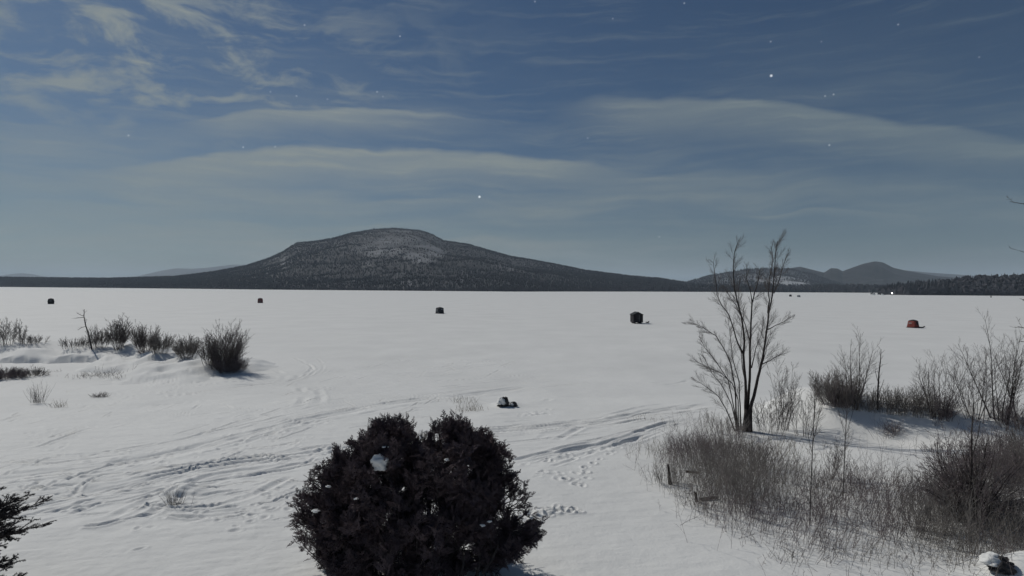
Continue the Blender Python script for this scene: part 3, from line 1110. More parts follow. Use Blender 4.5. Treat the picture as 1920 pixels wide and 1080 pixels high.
def stump(px, py, top, wpx, label, lean=(0, 0), seed=0):
    p = ground_at(px, py)
    k = p.y / F
    h, r = (py - top) * k, wpx * k * .5
    root = thing('stump', label, 'stump', p)
    n, sd = 9, 14
    V, f = [], []
    for i in range(n):
        u = i / (n - 1)
        for j in range(sd):
            a = 2 * math.pi * j / sd
            rr = r * (1.0 + .9 * math.exp(-u * 7) - .25 * u) * (1 + .22 * math.sin(3 * a + seed) * (1 - u) + .12 * math.sin(7 * a + 2 * seed) + random.uniform(-.05, .05))
            zz = -.1 + (h + .1) * u + (random.uniform(-.16, .12) * h if i == n - 1 else 0)
            V.append((rr * math.cos(a) + lean[0] * u * h, rr * math.sin(a) + lean[1] * u * h, zz))
    for i in range(n - 1):
        for j in range(sd):
            f.append((i * sd + j, i * sd + (j + 1) % sd, (i + 1) * sd + (j + 1) % sd, (i + 1) * sd + j))
    V.append((lean[0] * h, lean[1] * h, h * .92))
    c = len(V) - 1
    f2 = [(((n - 1) * sd + j), ((n - 1) * sd + (j + 1) % sd), c, c) for j in range(sd)]
    np_mesh('wood', V, f, M_STUMP, root)
    me = bpy.data.meshes.new('broken_top')
    me.from_pydata([V[(n - 1) * sd + j] for j in range(sd)] + [V[c]], [], [(j, (j + 1) % sd, sd) for j in range(sd)])
    me.materials.append(M_STUMP)
    o = bpy.data.objects.new('broken_top', me)
    COL.objects.link(o)
    o.parent = root
    return root


put(1247, 906, 862, 'shrub', 'small wiry shrub round the tall narrow broken stump', 26, .6, .007, 6, 1, .4, M_BRUSH, base=.35, low=.1, rmin=.003)
put(1310, 950, 905, 'shrub', 'small wiry shrub round the short jagged stump', 26, .7, .007, 6, 1, .4, M_BRUSH, base=.4, low=.1, rmin=.003)
stump(1257, 908, 872, 5, 'tall narrow broken stump at the left edge of the thicket', (-.12, 0), 1)
stump(1307, 940, 922, 6, 'short jagged stump lower down beside a fallen log', (-.2, 0), 2)


def log(px0, py0, px1, py1, r, label):
    a, b = ground_at(px0, py0, r * .6), ground_at(px1, py1, r * .6)
    T = Tubes()
    q = [Vector((0, 0, 0))] + [(b - a) * u + rnd_dir() * r * .35 for u in (.2, .4, .6, .8)] + [b - a]
    T.tube(q, [r, r * 1.05, r * .95, r, r * .85, r * .7], 9)
    o = T.build('log', M_STUMP)
    o.location = a
    tag(o, label, 'log')


log(1312, 938, 1345, 935, .05, 'dark fallen log lying right of the short jagged stump')
log(1286, 886, 1312, 888, .045, 'dark fallen log in the thicket right of the tall narrow stump')


# ------------------------------------------------------------------ the round evergreen
def spray_proto(n, L, droop):
    """a flat fan of scale leaves: quads in local X-forward, Y-side"""
    q = []

    def leaf(p, ang, l, w):
        c, s = math.cos(ang), math.sin(ang)
        pts = [(0, 0), (l * .45, w), (l, 0), (l * .45, -w)]
        q.append([(p[0] + x * c - y * s, p[1] + x * s + y * c) for x, y in pts])
    q0 = []
    for i in range(n):
        u = (i + .5) / n
        side = 1 if i % 2 else -1
        l = L * .52 * (1 - .65 * u) * random.uniform(.75, 1.2)
        a = side * random.uniform(.55, .95)
        p = (L * u, 0)
        leaf(p, a, l, l * .13)
        # forked scale tips
        e = (p[0] + l * .5 * math.cos(a), p[1] + l * .5 * math.sin(a))
        leaf(e, a - side * .6, l * .5, l * .085)
        leaf(e, a + side * .45, l * .42, l * .085)
    leaf((0, 0), 0, L * .6, .006)
    leaf((L * .5, 0), 0, L * .62, .010)
    out = []
    for f in q:
        out.append([(x, y, -droop * x * x / L + random.uniform(-.008, .008)) for x, y in f])
    return np.array(out)          # n,4,3


def place_sprays(protos_, pos, fwd, nrm, scl):
    Vs = []
    k = NP.randint(0, len(protos_), len(pos))
    for i in range(len(protos_)):
        m = k == i
        if not m.any():
            continue
        P, f, n, s = pos[m], fwd[m], nrm[m], scl[m]
        f = f / np.linalg.norm(f, axis=1, keepdims=True)
        y = np.cross(n, f)
        y /= np.linalg.norm(y, axis=1, keepdims=True) + 1e-9
        z = np.cross(f, y)
        pr = protos_[i].reshape(-1, 3)
        V = P[:, None] + s[:, None, None] * (pr[None, :, 0:1] * f[:, None] + pr[None, :, 1:2] * y[:, None] + pr[None, :, 2:3] * z[:, None])
        Vs.append(V.reshape(-1, 3))
    V = np.concatenate(Vs)
    return V, np.arange(len(V)).reshape(-1, 4)


def evergreen():
    dist = 12.6
    k = dist / F
    base = ground_at(790, 1084)
    gz = float(land((790 - 960) * k, dist))
    base = Vector(((790 - 960) * k, dist, gz))
    root = thing('evergreen_bush', 'big dark rounded evergreen with two tops in the foreground', 'evergreen bush', base)

    def P(px, py, dy=0):
        return at(px, py, dist + dy) - base
    # half-widths of the outline by height, from the photograph, given a round depth of their own
    outline = [(1088, 640, 850), (1064, 612, 915), (1038, 582, 985), (1000, 556, 1002), (960, 560, 992), (920, 580, 972), (890, 600, 962), (860, 632, 945), (835, 655, 925), (815, 690, 895), (800, 715, 870), (790, 735, 855)]
    T = Tubes()
    pos, fw, nr, sc = [], [], [], []
    ys = [o[0] for o in outline][::-1]
    ls = [o[1] for o in outline][::-1]
    rs_ = [o[2] for o in outline][::-1]
    stems = []
    for i in range(7):
        a = 2 * math.pi * i / 7
        b = Vector((.35 * math.cos(a), .3 * math.sin(a), -.1))
        tip = P(*[(745, 815), (850, 808), (700, 850), (905, 850), (640, 920), (945, 930), (800, 850)][i], random.uniform(-.8, .8))
        q = [b, b.lerp(tip, .3) + Vector((0, 0, -.15)) + rnd_dir() * .05, b.lerp(tip, .65) + rnd_dir() * .06, tip]
        T.tube(q, [.065, .055, .04, .015], 7)
        stems.append(q)
    # low bare stems that show under the crown on the right
    for (x0, y0, x1, y1) in ((893, 1082, 900, 1035), (905, 1075, 935, 1020), (860, 1090, 870, 1040)):
        T.tube([P(x0, y0, -.9), P((x0 + x1) / 2 + 3, (y0 + y1) / 2, -.85), P(x1, y1, -.8)], [.035, .028, .02], 6)

    def add_branch(tip, root_p, n_sp, size):
        d = tip - root_p
        L = d.length
        mid = root_p.lerp(tip, .55) + Vector((0, 0, -.08 * L)) + rnd_dir() * .05
        T.tube([root_p, mid, tip], [.014, .010, .004], 3)
        dn = d.normalized()
        for j in range(n_sp):
            u = 1 - .55 * random.random() ** 1.6
            p = (mid.lerp(tip, (u - .55) / .45) if u > .55 else root_p.lerp(mid, u / .55)) + rnd_dir() * .07
            f = dn * .8 + rnd_dir() * .75 + Vector((0, 0, .25))
            n_ = rnd_dir() + Vector((0, 0, .4))
            pos.append(p)
            fw.append(f)
            nr.append(n_)
            sc.append(size * random.uniform(.6, 1.2))
    made_b = 0
    while made_b < 105:
        py = random.uniform(800, 1086)
        l, r = np.interp(py, ys, ls), np.interp(py, ys, rs_)
        cx, hw = (l + r) / 2, (r - l) / 2
        a = random.uniform(0, 2 * math.pi)
        out_ = random.uniform(.78, 1.03)
        X = cx + hw * math.cos(a) * out_
        dy = min(hw, 150) * .95 * math.sin(a) * k * out_
        if abs(X - 797) < (846 - py) * .55 + 2:
            continue
        made_b += 1
        tip = P(X, py, dy)
        st = min(stems, key=lambda q: (q[2] - tip).length + random.random() * .3)
        rp = st[1].lerp(st[3], min(1, max(0, (tip.z - .3) / 2.7)) * .85)
        add_branch(tip, rp, 16, 1.0)
        ax = (tip - rp).normalized()
        for q in range(6):
            t2 = tip + rnd_dir() * random.uniform(.06, .24) + ax * random.uniform(-.3, .06)
            add_branch(t2, tip.lerp(rp, random.uniform(.35, .7)), 16, random.uniform(.7, 1.05))
    for i in range(360):
        py = random.uniform(830, 1086)
        l, r = np.interp(py, ys, ls), np.interp(py, ys, rs_)
        cx, hw = (l + r) / 2, (r - l) / 2
        a = random.uniform(0, 2 * math.pi)
        q = .86 * math.sqrt(random.random())
        tip = P(cx + hw * math.cos(a) * q, py, min(hw, 150) * .95 * math.sin(a) * k * q)
        add_branch(tip, tip + Vector((random.uniform(-.3, .3), random.uniform(-.2, .2), -.45)), 17, 1.0)
    # loose tips that break the outline
    for i in range(90):
        py = random.uniform(800, 1070)
        l, r = np.interp(py, ys, ls), np.interp(py, ys, rs_)
        sd = random.choice([-1, 1])
        X = (r if sd > 0 else l) + sd * random.uniform(-14, 10)
        if abs(X - 797) < (840 - py) * .7 + 4:
            continue
        tip = P(X, py - random.uniform(0, 8), random.uniform(-.7, .7))
        add_branch(tip, tip + Vector((-sd * .35, random.uniform(-.1, .1), random.uniform(-.35, -.05))), 8, .7)
    for i in range(60):
        X = random.choice([random.gauss(738, 28), random.gauss(852, 28)])
        top = 792 + (abs(X - (742 if X < 797 else 850)) / 60) ** 2 * 30
        tip = P(X, top + random.uniform(-6, 14), random.uniform(-.6, .6))
        add_branch(tip, tip + Vector((random.uniform(-.12, .12), random.uniform(-.1, .1), -.4)), 8, .6)
    # upright leaders that make the ragged tops
    for (px, py, dy) in ((755, 796, .1), (700, 796, -.2), (716, 800, .5), (740, 815, -.4), (690, 815, .2), (812, 800, .1), (838, 796, -.3), (866, 800, .3), (884, 812, 0), (918, 820, .1), (660, 832, 0),
                         (640, 850, .2), (935, 860, 0), (953, 878, .2), (606, 896, 0), (855, 806, -.5), (780, 838, .2), (900, 835, .4), (725, 806, -.3), (770, 822, 0), (850, 798, .2), (615, 890, -.4), (962, 905, -.2)):
        tip = P(px, py, dy)
        rp = tip + Vector((random.uniform(-.15, .15), random.uniform(-.1, .1), -.6))
        add_branch(tip, rp, 18, .62)
    for (px, py, ll) in ((855, 771, .32), (691, 786, .2), (757, 788, .2)):
        tip = P(px, py, 0)
        T.tube([tip - Vector((0, 0, ll)), tip - Vector((.01, 0, ll * .5)), tip], [.008, .006, .004], 4)
    pr = [spray_proto(9, .24, .25) for _ in range(8)]
    pos = np.array([tuple(v) for v in pos])
    V, Fq = place_sprays(pr, pos, np.array([tuple(v) for v in fw]), np.array([tuple(v) for v in nr]), np.array(sc))
    T.build('trunk', M_BARK, root)
    np_mesh('foliage', V, Fq, M_CEDAR, root, False)

    # snow caught in the branches
    def clump(px, py, dy, r, lab, seed, grp=None, sq=(1.3, .9, .8)):
        c = lump('snow_clump', M_SNOW, r * sq[0], r * sq[1], r * sq[2], seed, .55, n=18, flat=-.6 * r, lobes=1.6)
        c.location = at(px, py, dist + dy)
        tag(c, lab, 'snow', grp)
    clump(713, 869, -1.24, .16, 'largest snow clump caught high on the left of the round evergreen', 43, None, (1.0, .8, .95))
    gl = 'small snow bits in the evergreen'
    lb = 'small bit of snow caught among the dark evergreen branches'
    for i, (px, py, dy, r) in enumerate(((592, 958, -1.05, .05), (838, 862, -1.35, .035), (616, 912, -1.05, .035), (668, 935, -1.6, .03), (730, 838, -1.1, .025),
                                         (720, 838, -1.2, .025), (905, 985, -1.45, .035), (918, 978, -1.4, .03))):
        clump(px, py, dy, r, lb, 50 + i, gl, (1.4, 1, .6))


evergreen()


# ------------------------------------------------------------------ spruce at the left edge
def spruce():
    dist = 11.2
    k = dist / F
    bx, by = (-85 - 960) * k, dist
    base = Vector((bx, by, float(land(bx, by))))
    root = thing('spruce', 'dark spruce reaching in from the lower left picture edge', 'tree', base)
    T, NN = Tubes(), []
    T.tube([Vector((0, 0, -.2)), Vector((0, 0, 1)), Vector((.02, 0, 2.2)), Vector((0, 0, 3.4))], [.12, .09, .05, .01], 8)

    def needles(pts, dens_):
        for a, b in zip(pts[:-1], pts[1:]):
            d = b - a
            for j in range(max(2, int(d.length * dens_))):
                p = a + d * random.random()
                o = (d.normalized() * .55 + rnd_dir() * .8).normalized()
                l = random.uniform(.022, .036)
                s = o.cross(rnd_dir()).normalized() * .0042
                NN.append([p - s, p + s, p + o * l + s * .4, p + o * l - s * .4])

    def limb(p, d, L, lvl=0):
        pts = branch_line(p, d, L, 6, .07, .015)
        T.tube(pts, [.02 * (1 - .8 * i / 6) * (1 if lvl == 0 else .5) + .002 for i in range(7)], 4)
        needles(pts[1:], 300)
        for j in range(int(L * (11 if lvl == 0 else 8))):
            u = random.uniform(.2, 1)
            q = u * 6
            i = min(int(q), 5)
            pp = pts[i].lerp(pts[i + 1], q - i)
            dd = (pts[i + 1] - pts[i]).normalized()
            sd = dd.cross(Vector((0, 0, 1))).normalized() * random.choice([-1, 1])
            nd = dd * .7 + sd * .7 + rnd_dir() * .25
            ll = L * .42 * (1.15 - u) + .06
            if lvl == 0 and ll > .14:
                limb(pp, nd, ll, 1)
            else:
                sp = branch_line(pp, nd, max(ll, .1), 3, .08, .02)
                T.tube(sp, [.004, .0035, .003, .002], 3)
                needles(sp, 420)
    for (z, L, n) in ((.3, .95, 8), (.6, 1.0, 9), (.9, .85, 8), (1.2, 1.3, 10), (1.42, 1.45, 9), (1.62, 1.1, 8), (1.95, .65, 7), (2.4, .4, 5)):
        for i in range(n):
            a = 2 * math.pi * i / n + random.uniform(-.25, .25)
            limb(Vector((0, 0, z)), Vector((math.cos(a), math.sin(a), .05)), L * random.uniform(.85, 1.1))
    T.build('trunk', M_BARK, root)
    V = np.array([[tuple(p) for p in q] for q in NN]).reshape(-1, 3)
    np_mesh('needles', V, np.arange(len(V)).reshape(-1, 4), M_SPRUCE, root, False)


spruce()


# ------------------------------------------------------------------ tree outside the right edge whose twigs hang in
def edge_tree():
    dist = 17
    k = dist / F
    x, y = (2120 - 960) * k, dist
    base = Vector((x, y, float(land(x, y))))
    root = thing('edge_tree', 'bare tree outside the right picture edge with twigs hanging in', 'tree', base)
    T, W = Tubes(), Tubes()
    trunk = branch_line(Vector((0, 0, -.2)), Vector((.02, 0, 1)), 9.5, 10, .03, .02)
    T.tube(trunk, [.16 - .014 * i for i in range(11)], 8)
    for (px, py, dy) in ((1894, 378, -.5), (1912, 560, .4), (1908, 612, .2), (1912, 470, 0), (1914, 640, -.3)):
        tip = at(px, py, dist + dy) - base
        st = trunk[min(10, max(1, int((tip.z - .6) / .95)))]
        m = st.lerp(tip, .55) + Vector((0, 0, .15))
        q = [st, st.lerp(m, .5) + rnd_dir() * .06, m, m.lerp(tip, .5) + rnd_dir() * .06, tip]
        T.tube(q, [.035, .026, .018, .012, .006], 5)
        twigs_on(W, q, .011, .45, 9, 1, .02, .45, .6, .0045)
    for i in range(16):
        u = random.uniform(.3, 1)
        st = trunk[int(u * 10)]
        a = random.uniform(-1.3, 1.3)
        q = branch_line(st, Vector((math.cos(a), math.sin(a), .6)), 2.2 * (1.3 - u), 5, .1, .04)
        T.tube(q, [.03, .024, .018, .012, .008, .005], 5)
        twigs_on(W, q, .012, .6, 8, 1, .03, .3, .6, .0045)
    T.build('trunk', M_BARK, root)
    W.build('crown', M_TWIG, root)


edge_tree()

# ------------------------------------------------------------------ huts on the ice
def plain(name, c, rough=.7, c2=None, scale=5, bump=0):
    c2 = c2 or tuple(v * .8 for v in c)
    return noisy(name, c2, c, scale, rough, bump, spec=.3)


M_SHANTY = plain('dark_painted_boards', (.022, .02, .024), .8, (.012, .011, .014), 6)
M_TRIM = plain('grey_door_trim', (.20, .20, .21), .7)
M_ROOFB = plain('dark_roof_sheet', (.012, .014, .014), .6)
M_BLACKF = plain('black_shelter_fabric', (.016, .017, .02), .75, (.010, .010, .012), 3)
M_BLUEF = plain('dark_blue_grey_fabric', (.028, .032, .04), .75, (.016, .018, .022), 3)
M_REDF = plain('red_shelter_fabric', (.22, .045, .032), .7, (.14, .028, .022), 3)
M_RUSTF = plain('dull_red_fabric', (.15, .05, .05), .75, (.10, .035, .036), 3)
M_GREYP = plain('grey_fabric_panel', (.23, .25, .26), .7)
M_WIN = plain('clear_vinyl_window', (.10, .105, .11), .25)
M_PALEW = plain('pale_vinyl_window', (.30, .31, .32), .3)
M_SLED = plain('black_sled_plastic', (.02, .02, .022), .5)


def bm_obj(name, V, Fc, mat, parent):
    me = bpy.data.meshes.new(name)
    me.from_pydata([tuple(v) for v in V], [], Fc)
    me.materials.append(mat)
    me.update()
    o = bpy.data.objects.new(name, me)
    COL.objects.link(o)
    o.parent = parent
    return o


def box(name, c, s, mat, parent, bevel=.01, rot=(0, 0, 0)):
    x, y, z = s[0] / 2, s[1] / 2, s[2] / 2
    V = [(-x, -y, -z), (x, -y, -z), (x, y, -z), (-x, y, -z), (-x, -y, z), (x, -y, z), (x, y, z), (-x, y, z)]
    Fc = [(0, 3, 2, 1), (4, 5, 6, 7), (0, 1, 5, 4), (1, 2, 6, 5), (2, 3, 7, 6), (3, 0, 4, 7)]
    o = bm_obj(name, V, Fc, mat, parent)
    o.location = c
    o.rotation_euler = rot
    if bevel:
        b = o.modifiers.new('bevel', 'BEVEL')
        b.width = bevel
        b.segments = 2
    return o


def ice_shanty(px, py, label, rz):
    p = ground_at(px, py)
    p.z = 0.02
    root = thing('ice_shanty', label, 'ice fishing hut', p, rz=rz)
    w, d, e, r = 1.95, 2.5, 1.78, 2.30
    z0 = .2
    V = [(-w / 2, -d / 2, z0), (w / 2, -d / 2, z0), (w / 2, d / 2, z0), (-w / 2, d / 2, z0),
         (-w / 2, -d / 2, e), (w / 2, -d / 2, e), (w / 2, d / 2, e), (-w / 2, d / 2, e), (0, -d / 2, r - .06), (0, d / 2, r - .06)]
    Fc = [(3, 2, 1, 0), (0, 1, 5, 8, 4), (2, 3, 7, 9, 6), (1, 2, 6, 5), (3, 0, 4, 7)]
    bm_obj('wall', V, Fc, M_SHANTY, root)
    t = .05
    for s in (-1, 1):
        ov = .14
        sl = (r - e) / (w / 2)
        x1 = s * (w / 2 + ov)
        zb = e - ov * sl
        Vr = [(0, -d / 2 - .12, r - .03), (x1, -d / 2 - .12, zb), (x1, d / 2 + .12, zb), (0, d / 2 + .12, r - .03)]
        Vr += [(a, b, c + t) for a, b, c in Vr]
        bm_obj('roof', Vr, [(0, 1, 2, 3), (7, 6, 5, 4), (0, 4, 5, 1), (1, 5, 6, 2), (2, 6, 7, 3), (3, 7, 4, 0)], M_ROOFB, root)
    door = box('door', (-.28, -d / 2 - .02, 1.0), (.72, .04, 1.5), M_SHANTY, root)
    box('door_trim', (.2, -d / 2 - .025, 1.02), (.07, .05, 1.35), M_TRIM, root, .005)
    h = box('handle', (.27, -.04, 0), (.04, .05, .12), M_TRIM, door, .004)
    for s in (-.62, .62):
        box('skid', (s, 0, .1), (.16, d + .4, .24), M_SHANTY, root, .03)
    box('window', (w / 2 + .012, 0, 1.2), (.03, .5, .4), M_WIN, root, .004)
    return root


ice_shanty(1193.5, 606, 'black wooden gabled fishing hut with a pale door edge, alone on mid ice', D(4))


def hub_shelter(px, py, wpx, hpx, label, rz, m_wall, m_roof, m_win, wins, name='pop_up_shelter', flare=1.0, bulge=.13, m_panel=None, panels=(), top=.72):
    """four bulged fabric faces held out by hubs, a low domed roof, a skirt on the ice"""
    p = ground_at(px, py)
    p.z = 0.01
    k = p.y / F
    w, h = wpx * k, hpx * k
    root = thing(name, label, 'ice fishing shelter', p, rz=rz)
    a = w / 2 / (abs(math.cos(rz)) + abs(math.sin(rz)))
    n = 9
    hw = h * .84

    def face_pt(side, u, v):
        # u -1..1 across, v 0..1 up
        taper = flare + (top / .72 * .9 - flare) * v
        half = a * taper
        b = bulge * a * 2 * max(0, 1 - max(abs(u), abs(2 * v - 1)))
        x, y, z = u * half, -(half + b), hw * v
        for _ in range(side):
            x, y = -y, x
        return (x, y, z)
    V, Fc = [], []
    for side in range(4):
        o = len(V)
        for j in range(n):
            for i in range(n):
                V.append(face_pt(side, -1 + 2 * i / (n - 1), j / (n - 1)))
        for j in range(n - 1):
            for i in range(n - 1):
                q = o + j * n + i
                Fc.append((q, q + 1, q + n + 1, q + n))
    bm_obj('fabric_wall', V, Fc, m_wall, root)
    V, Fc = [], []
    ht = a * (top / .72 * .9) * 1.02
    for j in range(n):
        for i in range(n):
            u, v = -1 + 2 * i / (n - 1), -1 + 2 * j / (n - 1)
            z = hw - .01 + (h - hw) * max(0, 1 - max(abs(u), abs(v))) ** .7
            V.append((u * ht, v * ht, z))
    for j in range(n - 1):
        for i in range(n - 1):
            q = j * n + i
            Fc.append((q, q + 1, q + n + 1, q + n))
    ro = bm_obj('roof', V, Fc, m_roof, root)
    for poly in ro.data.polygons:
        poly.use_smooth = False
    # snow skirt
    V, Fc = [], []
    cs = [(-1, -1), (1, -1), (1, 1), (-1, 1)]
    for f_, z in ((1.0, .10), (1.18, .015)):
        V += [(x * a * flare * f_, y * a * flare * f_, z) for x, y in cs]
    for i in range(4):
        Fc.append((i, (i + 1) % 4, 4 + (i + 1) % 4, 4 + i))
    bm_obj('skirt', V, Fc, m_roof, root)

    def patch(nm, side, u0, u1, v0, v1, mat):
        Vp, Fp = [], []
        m_ = 5
        for j in range(m_):
            for i in range(m_):
                u, v = u0 + (u1 - u0) * i / (m_ - 1), v0 + (v1 - v0) * j / (m_ - 1)
                x, y, z = face_pt(0, u, v)
                y -= .02
                for _ in range(side):
                    x, y = -y, x
                Vp.append((x, y, z))
        for j in range(m_ - 1):
            for i in range(m_ - 1):
                q = j * m_ + i
                Fp.append((q, q + 1, q + m_ + 1, q + m_))
        bm_obj(nm, Vp, Fp, mat, root)
    for wn in wins:
        patch('window', *wn, m_win)
    for pn in panels:
        patch('panel', *pn, m_panel)
    # pull straps to the ice
    for side in (0, 1, 3):
        x, y, z = face_pt(0, 0, .5)
        e = (0, y - .9, .02)
        pts = [Vector((x, y, z)), Vector(e)]
        for _ in range(side):
            pts = [Vector((-q.y, q.x, q.z)) for q in pts]
        T = Tubes()
        T.tube(pts, [.008, .008], 4)
        T.build('guy_line', m_roof, root)
    return root


hub_shelter(95.5, 570, 13, 11, 'small black pop-up fishing shelter at far left on the ice', D(38), M_BLACKF, M_BLACKF, M_WIN, [(0, -.5, .3, .5, .85), (3, -.3, .5, .4, .85)], bulge=.10)
hub_shelter(488, 568, 9.5, 9.5, 'dull red pop-up fishing shelter far out beyond the left shrubs', D(12), M_RUSTF, M_BLACKF, M_WIN, [(0, -.5, .5, .30, .5)], bulge=.10)
hub_shelter(824.5, 588, 16, 12.5, 'dark blue grey pop-up fishing shelter with pale grey panels at centre', D(42), M_BLUEF, M_BLACKF, M_PALEW, [(0, -.2, .35, .68, .86)], m_panel=M_GREYP,
            panels=[(3, -.6, .5, .42, .58), (3, -.4, .3, .70, .82), (3, .5, .85, .12, .3)], bulge=.10)
hub_shelter(1712, 614.5, 18, 15.5, 'red pop-up fishing shelter with black roof on the right ice', D(24), M_REDF, M_BLACKF, M_PALEW, [(3, -.7, .3, .60, .72)], flare=1.08, bulge=.08, m_panel=M_BLACKF,
            panels=[(0, -.2, .9, .45, .9)], top=.66)
hub_shelter(1482, 556, 4.2, 4, 'tiny black shelter far out, left of a paired grey one', D(20), M_BLACKF, M_BLACKF, M_WIN, [], bulge=.08)
hub_shelter(1497.5, 557, 5.4, 4, 'tiny grey shelter far out, right of the tiny black one', D(20), M_GREYP, M_BLUEF, M_WIN, [], bulge=.08)


def sled(px, py, label, L, rz):
    p = ground_at(px, py)
    root = thing('sled', label, 'sled', (p.x, p.y, .02), rz=rz)
    V, Fc = [], []
    n = 10
    for i in range(n):
        u = i / (n - 1)
        x = (u - .5) * L
        up = .18 * max(0, (u - .75) / .25) ** 2
        w = .24 * (1 - .3 * max(0, (u - .7) / .3))
        V += [(x, -w, .20 + up), (x, -w * .8, .03 + up), (x, w * .8, .03 + up), (x, w, .20 + up)]
    for i in range(n - 1):
        for j in range(3):
            q = i * 4 + j
            Fc.append((q, q + 4, q + 5, q + 1))
    Fc += [(0, 1, 2, 3), tuple((n - 1) * 4 + j for j in (3, 2, 1, 0))]
    o = bm_obj('tub', V, Fc, M_SLED, root)
    s = o.modifiers.new('solid', 'SOLIDIFY')
    s.thickness = .02
    T = Tubes()
    T.tube([Vector((L * .5, -.12, .34)), Vector((L * .75, 0, .12)), Vector((L * .5, .12, .34))], [.012] * 3, 4)
    T.build('tow_rope', M_SLED, root)


sled(1214, 605.5, 'small dark sled lying right of the black wooden hut', .6, D(10))
sled(1727, 615, 'black sled beside the red shelter', 1.1, D(-15))

# ------------------------------------------------------------------ things by the wooded point
boulder(1636, 552.6, 9, 3.2, 'low snow topped rock farthest left off the wooded point', 21, (0, 0, -.25, 1.05, 1.0, .95), (1, .6, 1))
boulder(1654, 552.8, 8, 3.4, 'low dark rock nearest the tip of the wooded point', 22, (-.1, 0, -.2, .9, .9, .9), (1, .6, 1))


def yard_lamp(px, py, label):
    p = ground_at(px, py)
    k = p.y / F
    root = thing('yard_lamp', label, 'lamp', p)
    T = Tubes()
    T.tube([Vector((0, 0, -.3)), Vector((0, 0, 1.6)), Vector((0, 0, 3.0 * 1))], [.16, .13, .10], 8)
    T.build('post', M_BARK, root)
    m, nt, b = newmat('lamp_glow')
    b.inputs['Emission Color'].default_value = (1, .98, .94, 1)
    b.inputs['Emission Strength'].default_value = 9
    g = lump('lamp_shade', m, .5, .5, .6, 2, .05, n=12, flat=-2, parent=root)
    g.location = (0, 0, 3.3)


yard_lamp(1672.5, 555, 'bright white lamp on a post at the tip of the wooded point')
p_ = ground_at(1858, 558)
T = Tubes()
T.tube([Vector((0, 0, -.2)), Vector((.03, 0, 1.0)), Vector((0, 0, 2.4))], [.55, .5, .3], 8)
o = T.build('post', M_STUMP)
o.location = p_
tag(o, 'small dark post standing on the ice before the wooded point', 'post')

# ------------------------------------------------------------------ light and sky
SUN_AZ = D(-50)
SUN_EL = D(42)
sun_dir = Vector((math.sin(SUN_AZ) * math.cos(SUN_EL), math.cos(SUN_AZ) * math.cos(SUN_EL), math.sin(SUN_EL)))
sl = bpy.data.lights.new('moon', 'SUN')
sl.energy = 2.3
sl.angle = D(.5)
sl.color = (1.0, .965, .895)
so = bpy.data.objects.new('moon', sl)
COL.objects.link(so)
so.rotation_euler = sun_dir.to_track_quat('Z', 'Y').to_euler()

W = bpy.data.worlds.new('World')
S.world = W
W.use_nodes = True
nt = W.node_tree
for n in list(nt.nodes):
    nt.nodes.remove(n)


def N(t, **kw):
    n = nt.nodes.new(t)
    for k, v in kw.items():
        setattr(n, k, v)
    return n


def math_(op, a, b=None, c=None, clamp=False):
    n = N('ShaderNodeMath', operation=op, use_clamp=clamp)
    for i, v in enumerate((a, b, c)):
        if v is None:
            continue
        if isinstance(v, (int, float)):
            n.inputs[i].default_value = v
        else:
            nt.links.new(v, n.inputs[i])
    return n.outputs[0]


out = N('ShaderNodeOutputWorld')
bg = N('ShaderNodeBackground')
sky = N('ShaderNodeTexSky', sky_type='NISHITA')
sky.sun_disc = False
sky.sun_elevation = SUN_EL
sky.sun_rotation = SUN_AZ
sky.air_density = 1.0
sky.dust_density = .5
sky.ozone_density = 1.6
tc = N('ShaderNodeTexCoord')
sep = N('ShaderNodeSeparateXYZ')
nt.links.new(tc.outputs['Generated'], sep.inputs[0])
dx, dy, dz = sep.outputs
az = math_('ARCTAN2', dx, dy)                      # radians to the right of the view axis (a compass bearing)
el = math_('ARCSINE', dz)


def noise(vec, scale, detail=5, rough=.55, dist=0.0):
    n = N('ShaderNodeTexNoise')
    n.inputs['Scale'].default_value = scale
    n.inputs['Detail'].default_value = detail
    n.inputs['Roughness'].default_value = rough
    n.inputs['Distortion'].default_value = dist
    nt.links.new(vec, n.inputs['Vector'])
    return n.outputs['Fac']


def comb(x, y, z=0.0):
    n = N('ShaderNodeCombineXYZ')
    for i, v in enumerate((x, y, z)):
        if isinstance(v, (int, float)):
            n.inputs[i].default_value = v
        else:
            nt.links.new(v, n.inputs[i])
    return n.outputs[0]


def smooth(v, a, b):
    n = N('ShaderNodeMapRange', interpolation_type='SMOOTHSTEP')
    nt.links.new(v, n.inputs['Value'])
    n.inputs['From Min'].default_value = a
    n.inputs['From Max'].default_value = b
    return n.outputs['Result']


def bell(v, c, w):
    """gaussian-like bump of v about c (c may be a socket)"""
    d = math_('SUBTRACT', v, c)
    d = math_('DIVIDE', d, w)
    return math_('POWER', 2.718, math_('MULTIPLY', math_('MULTIPLY', d, d), -1.0))


def pxaz(px):
    return math.atan((px - 960) / F)


def pyel(px, py):
    d = ray(px, py)
    return math.asin(d.z / d.length)


# streaks along the sheet of cloud: bearings drawn out sideways
wob = math_('MULTIPLY', math_('SUBTRACT', noise(comb(az, math_('MULTIPLY', el, 2.0)), 3.0, 4), .5), .07)
elw = math_('ADD', el, wob)
streak = noise(comb(math_('MULTIPLY', az, 1.0), math_('MULTIPLY', elw, 9.0), 2.0), 2.6, 8, .6)
fine = noise(comb(math_('MULTIPLY', az, 1.6), math_('MULTIPLY', elw, 24.0), 5.0), 3.0, 9, .66)
puff = noise(comb(math_('MULTIPLY', az, 4.2), math_('MULTIPLY', math_('ADD', el, math_('MULTIPLY', wob, 1.4)), 10.5), 9.0), 2.3, 10, .62, .35)


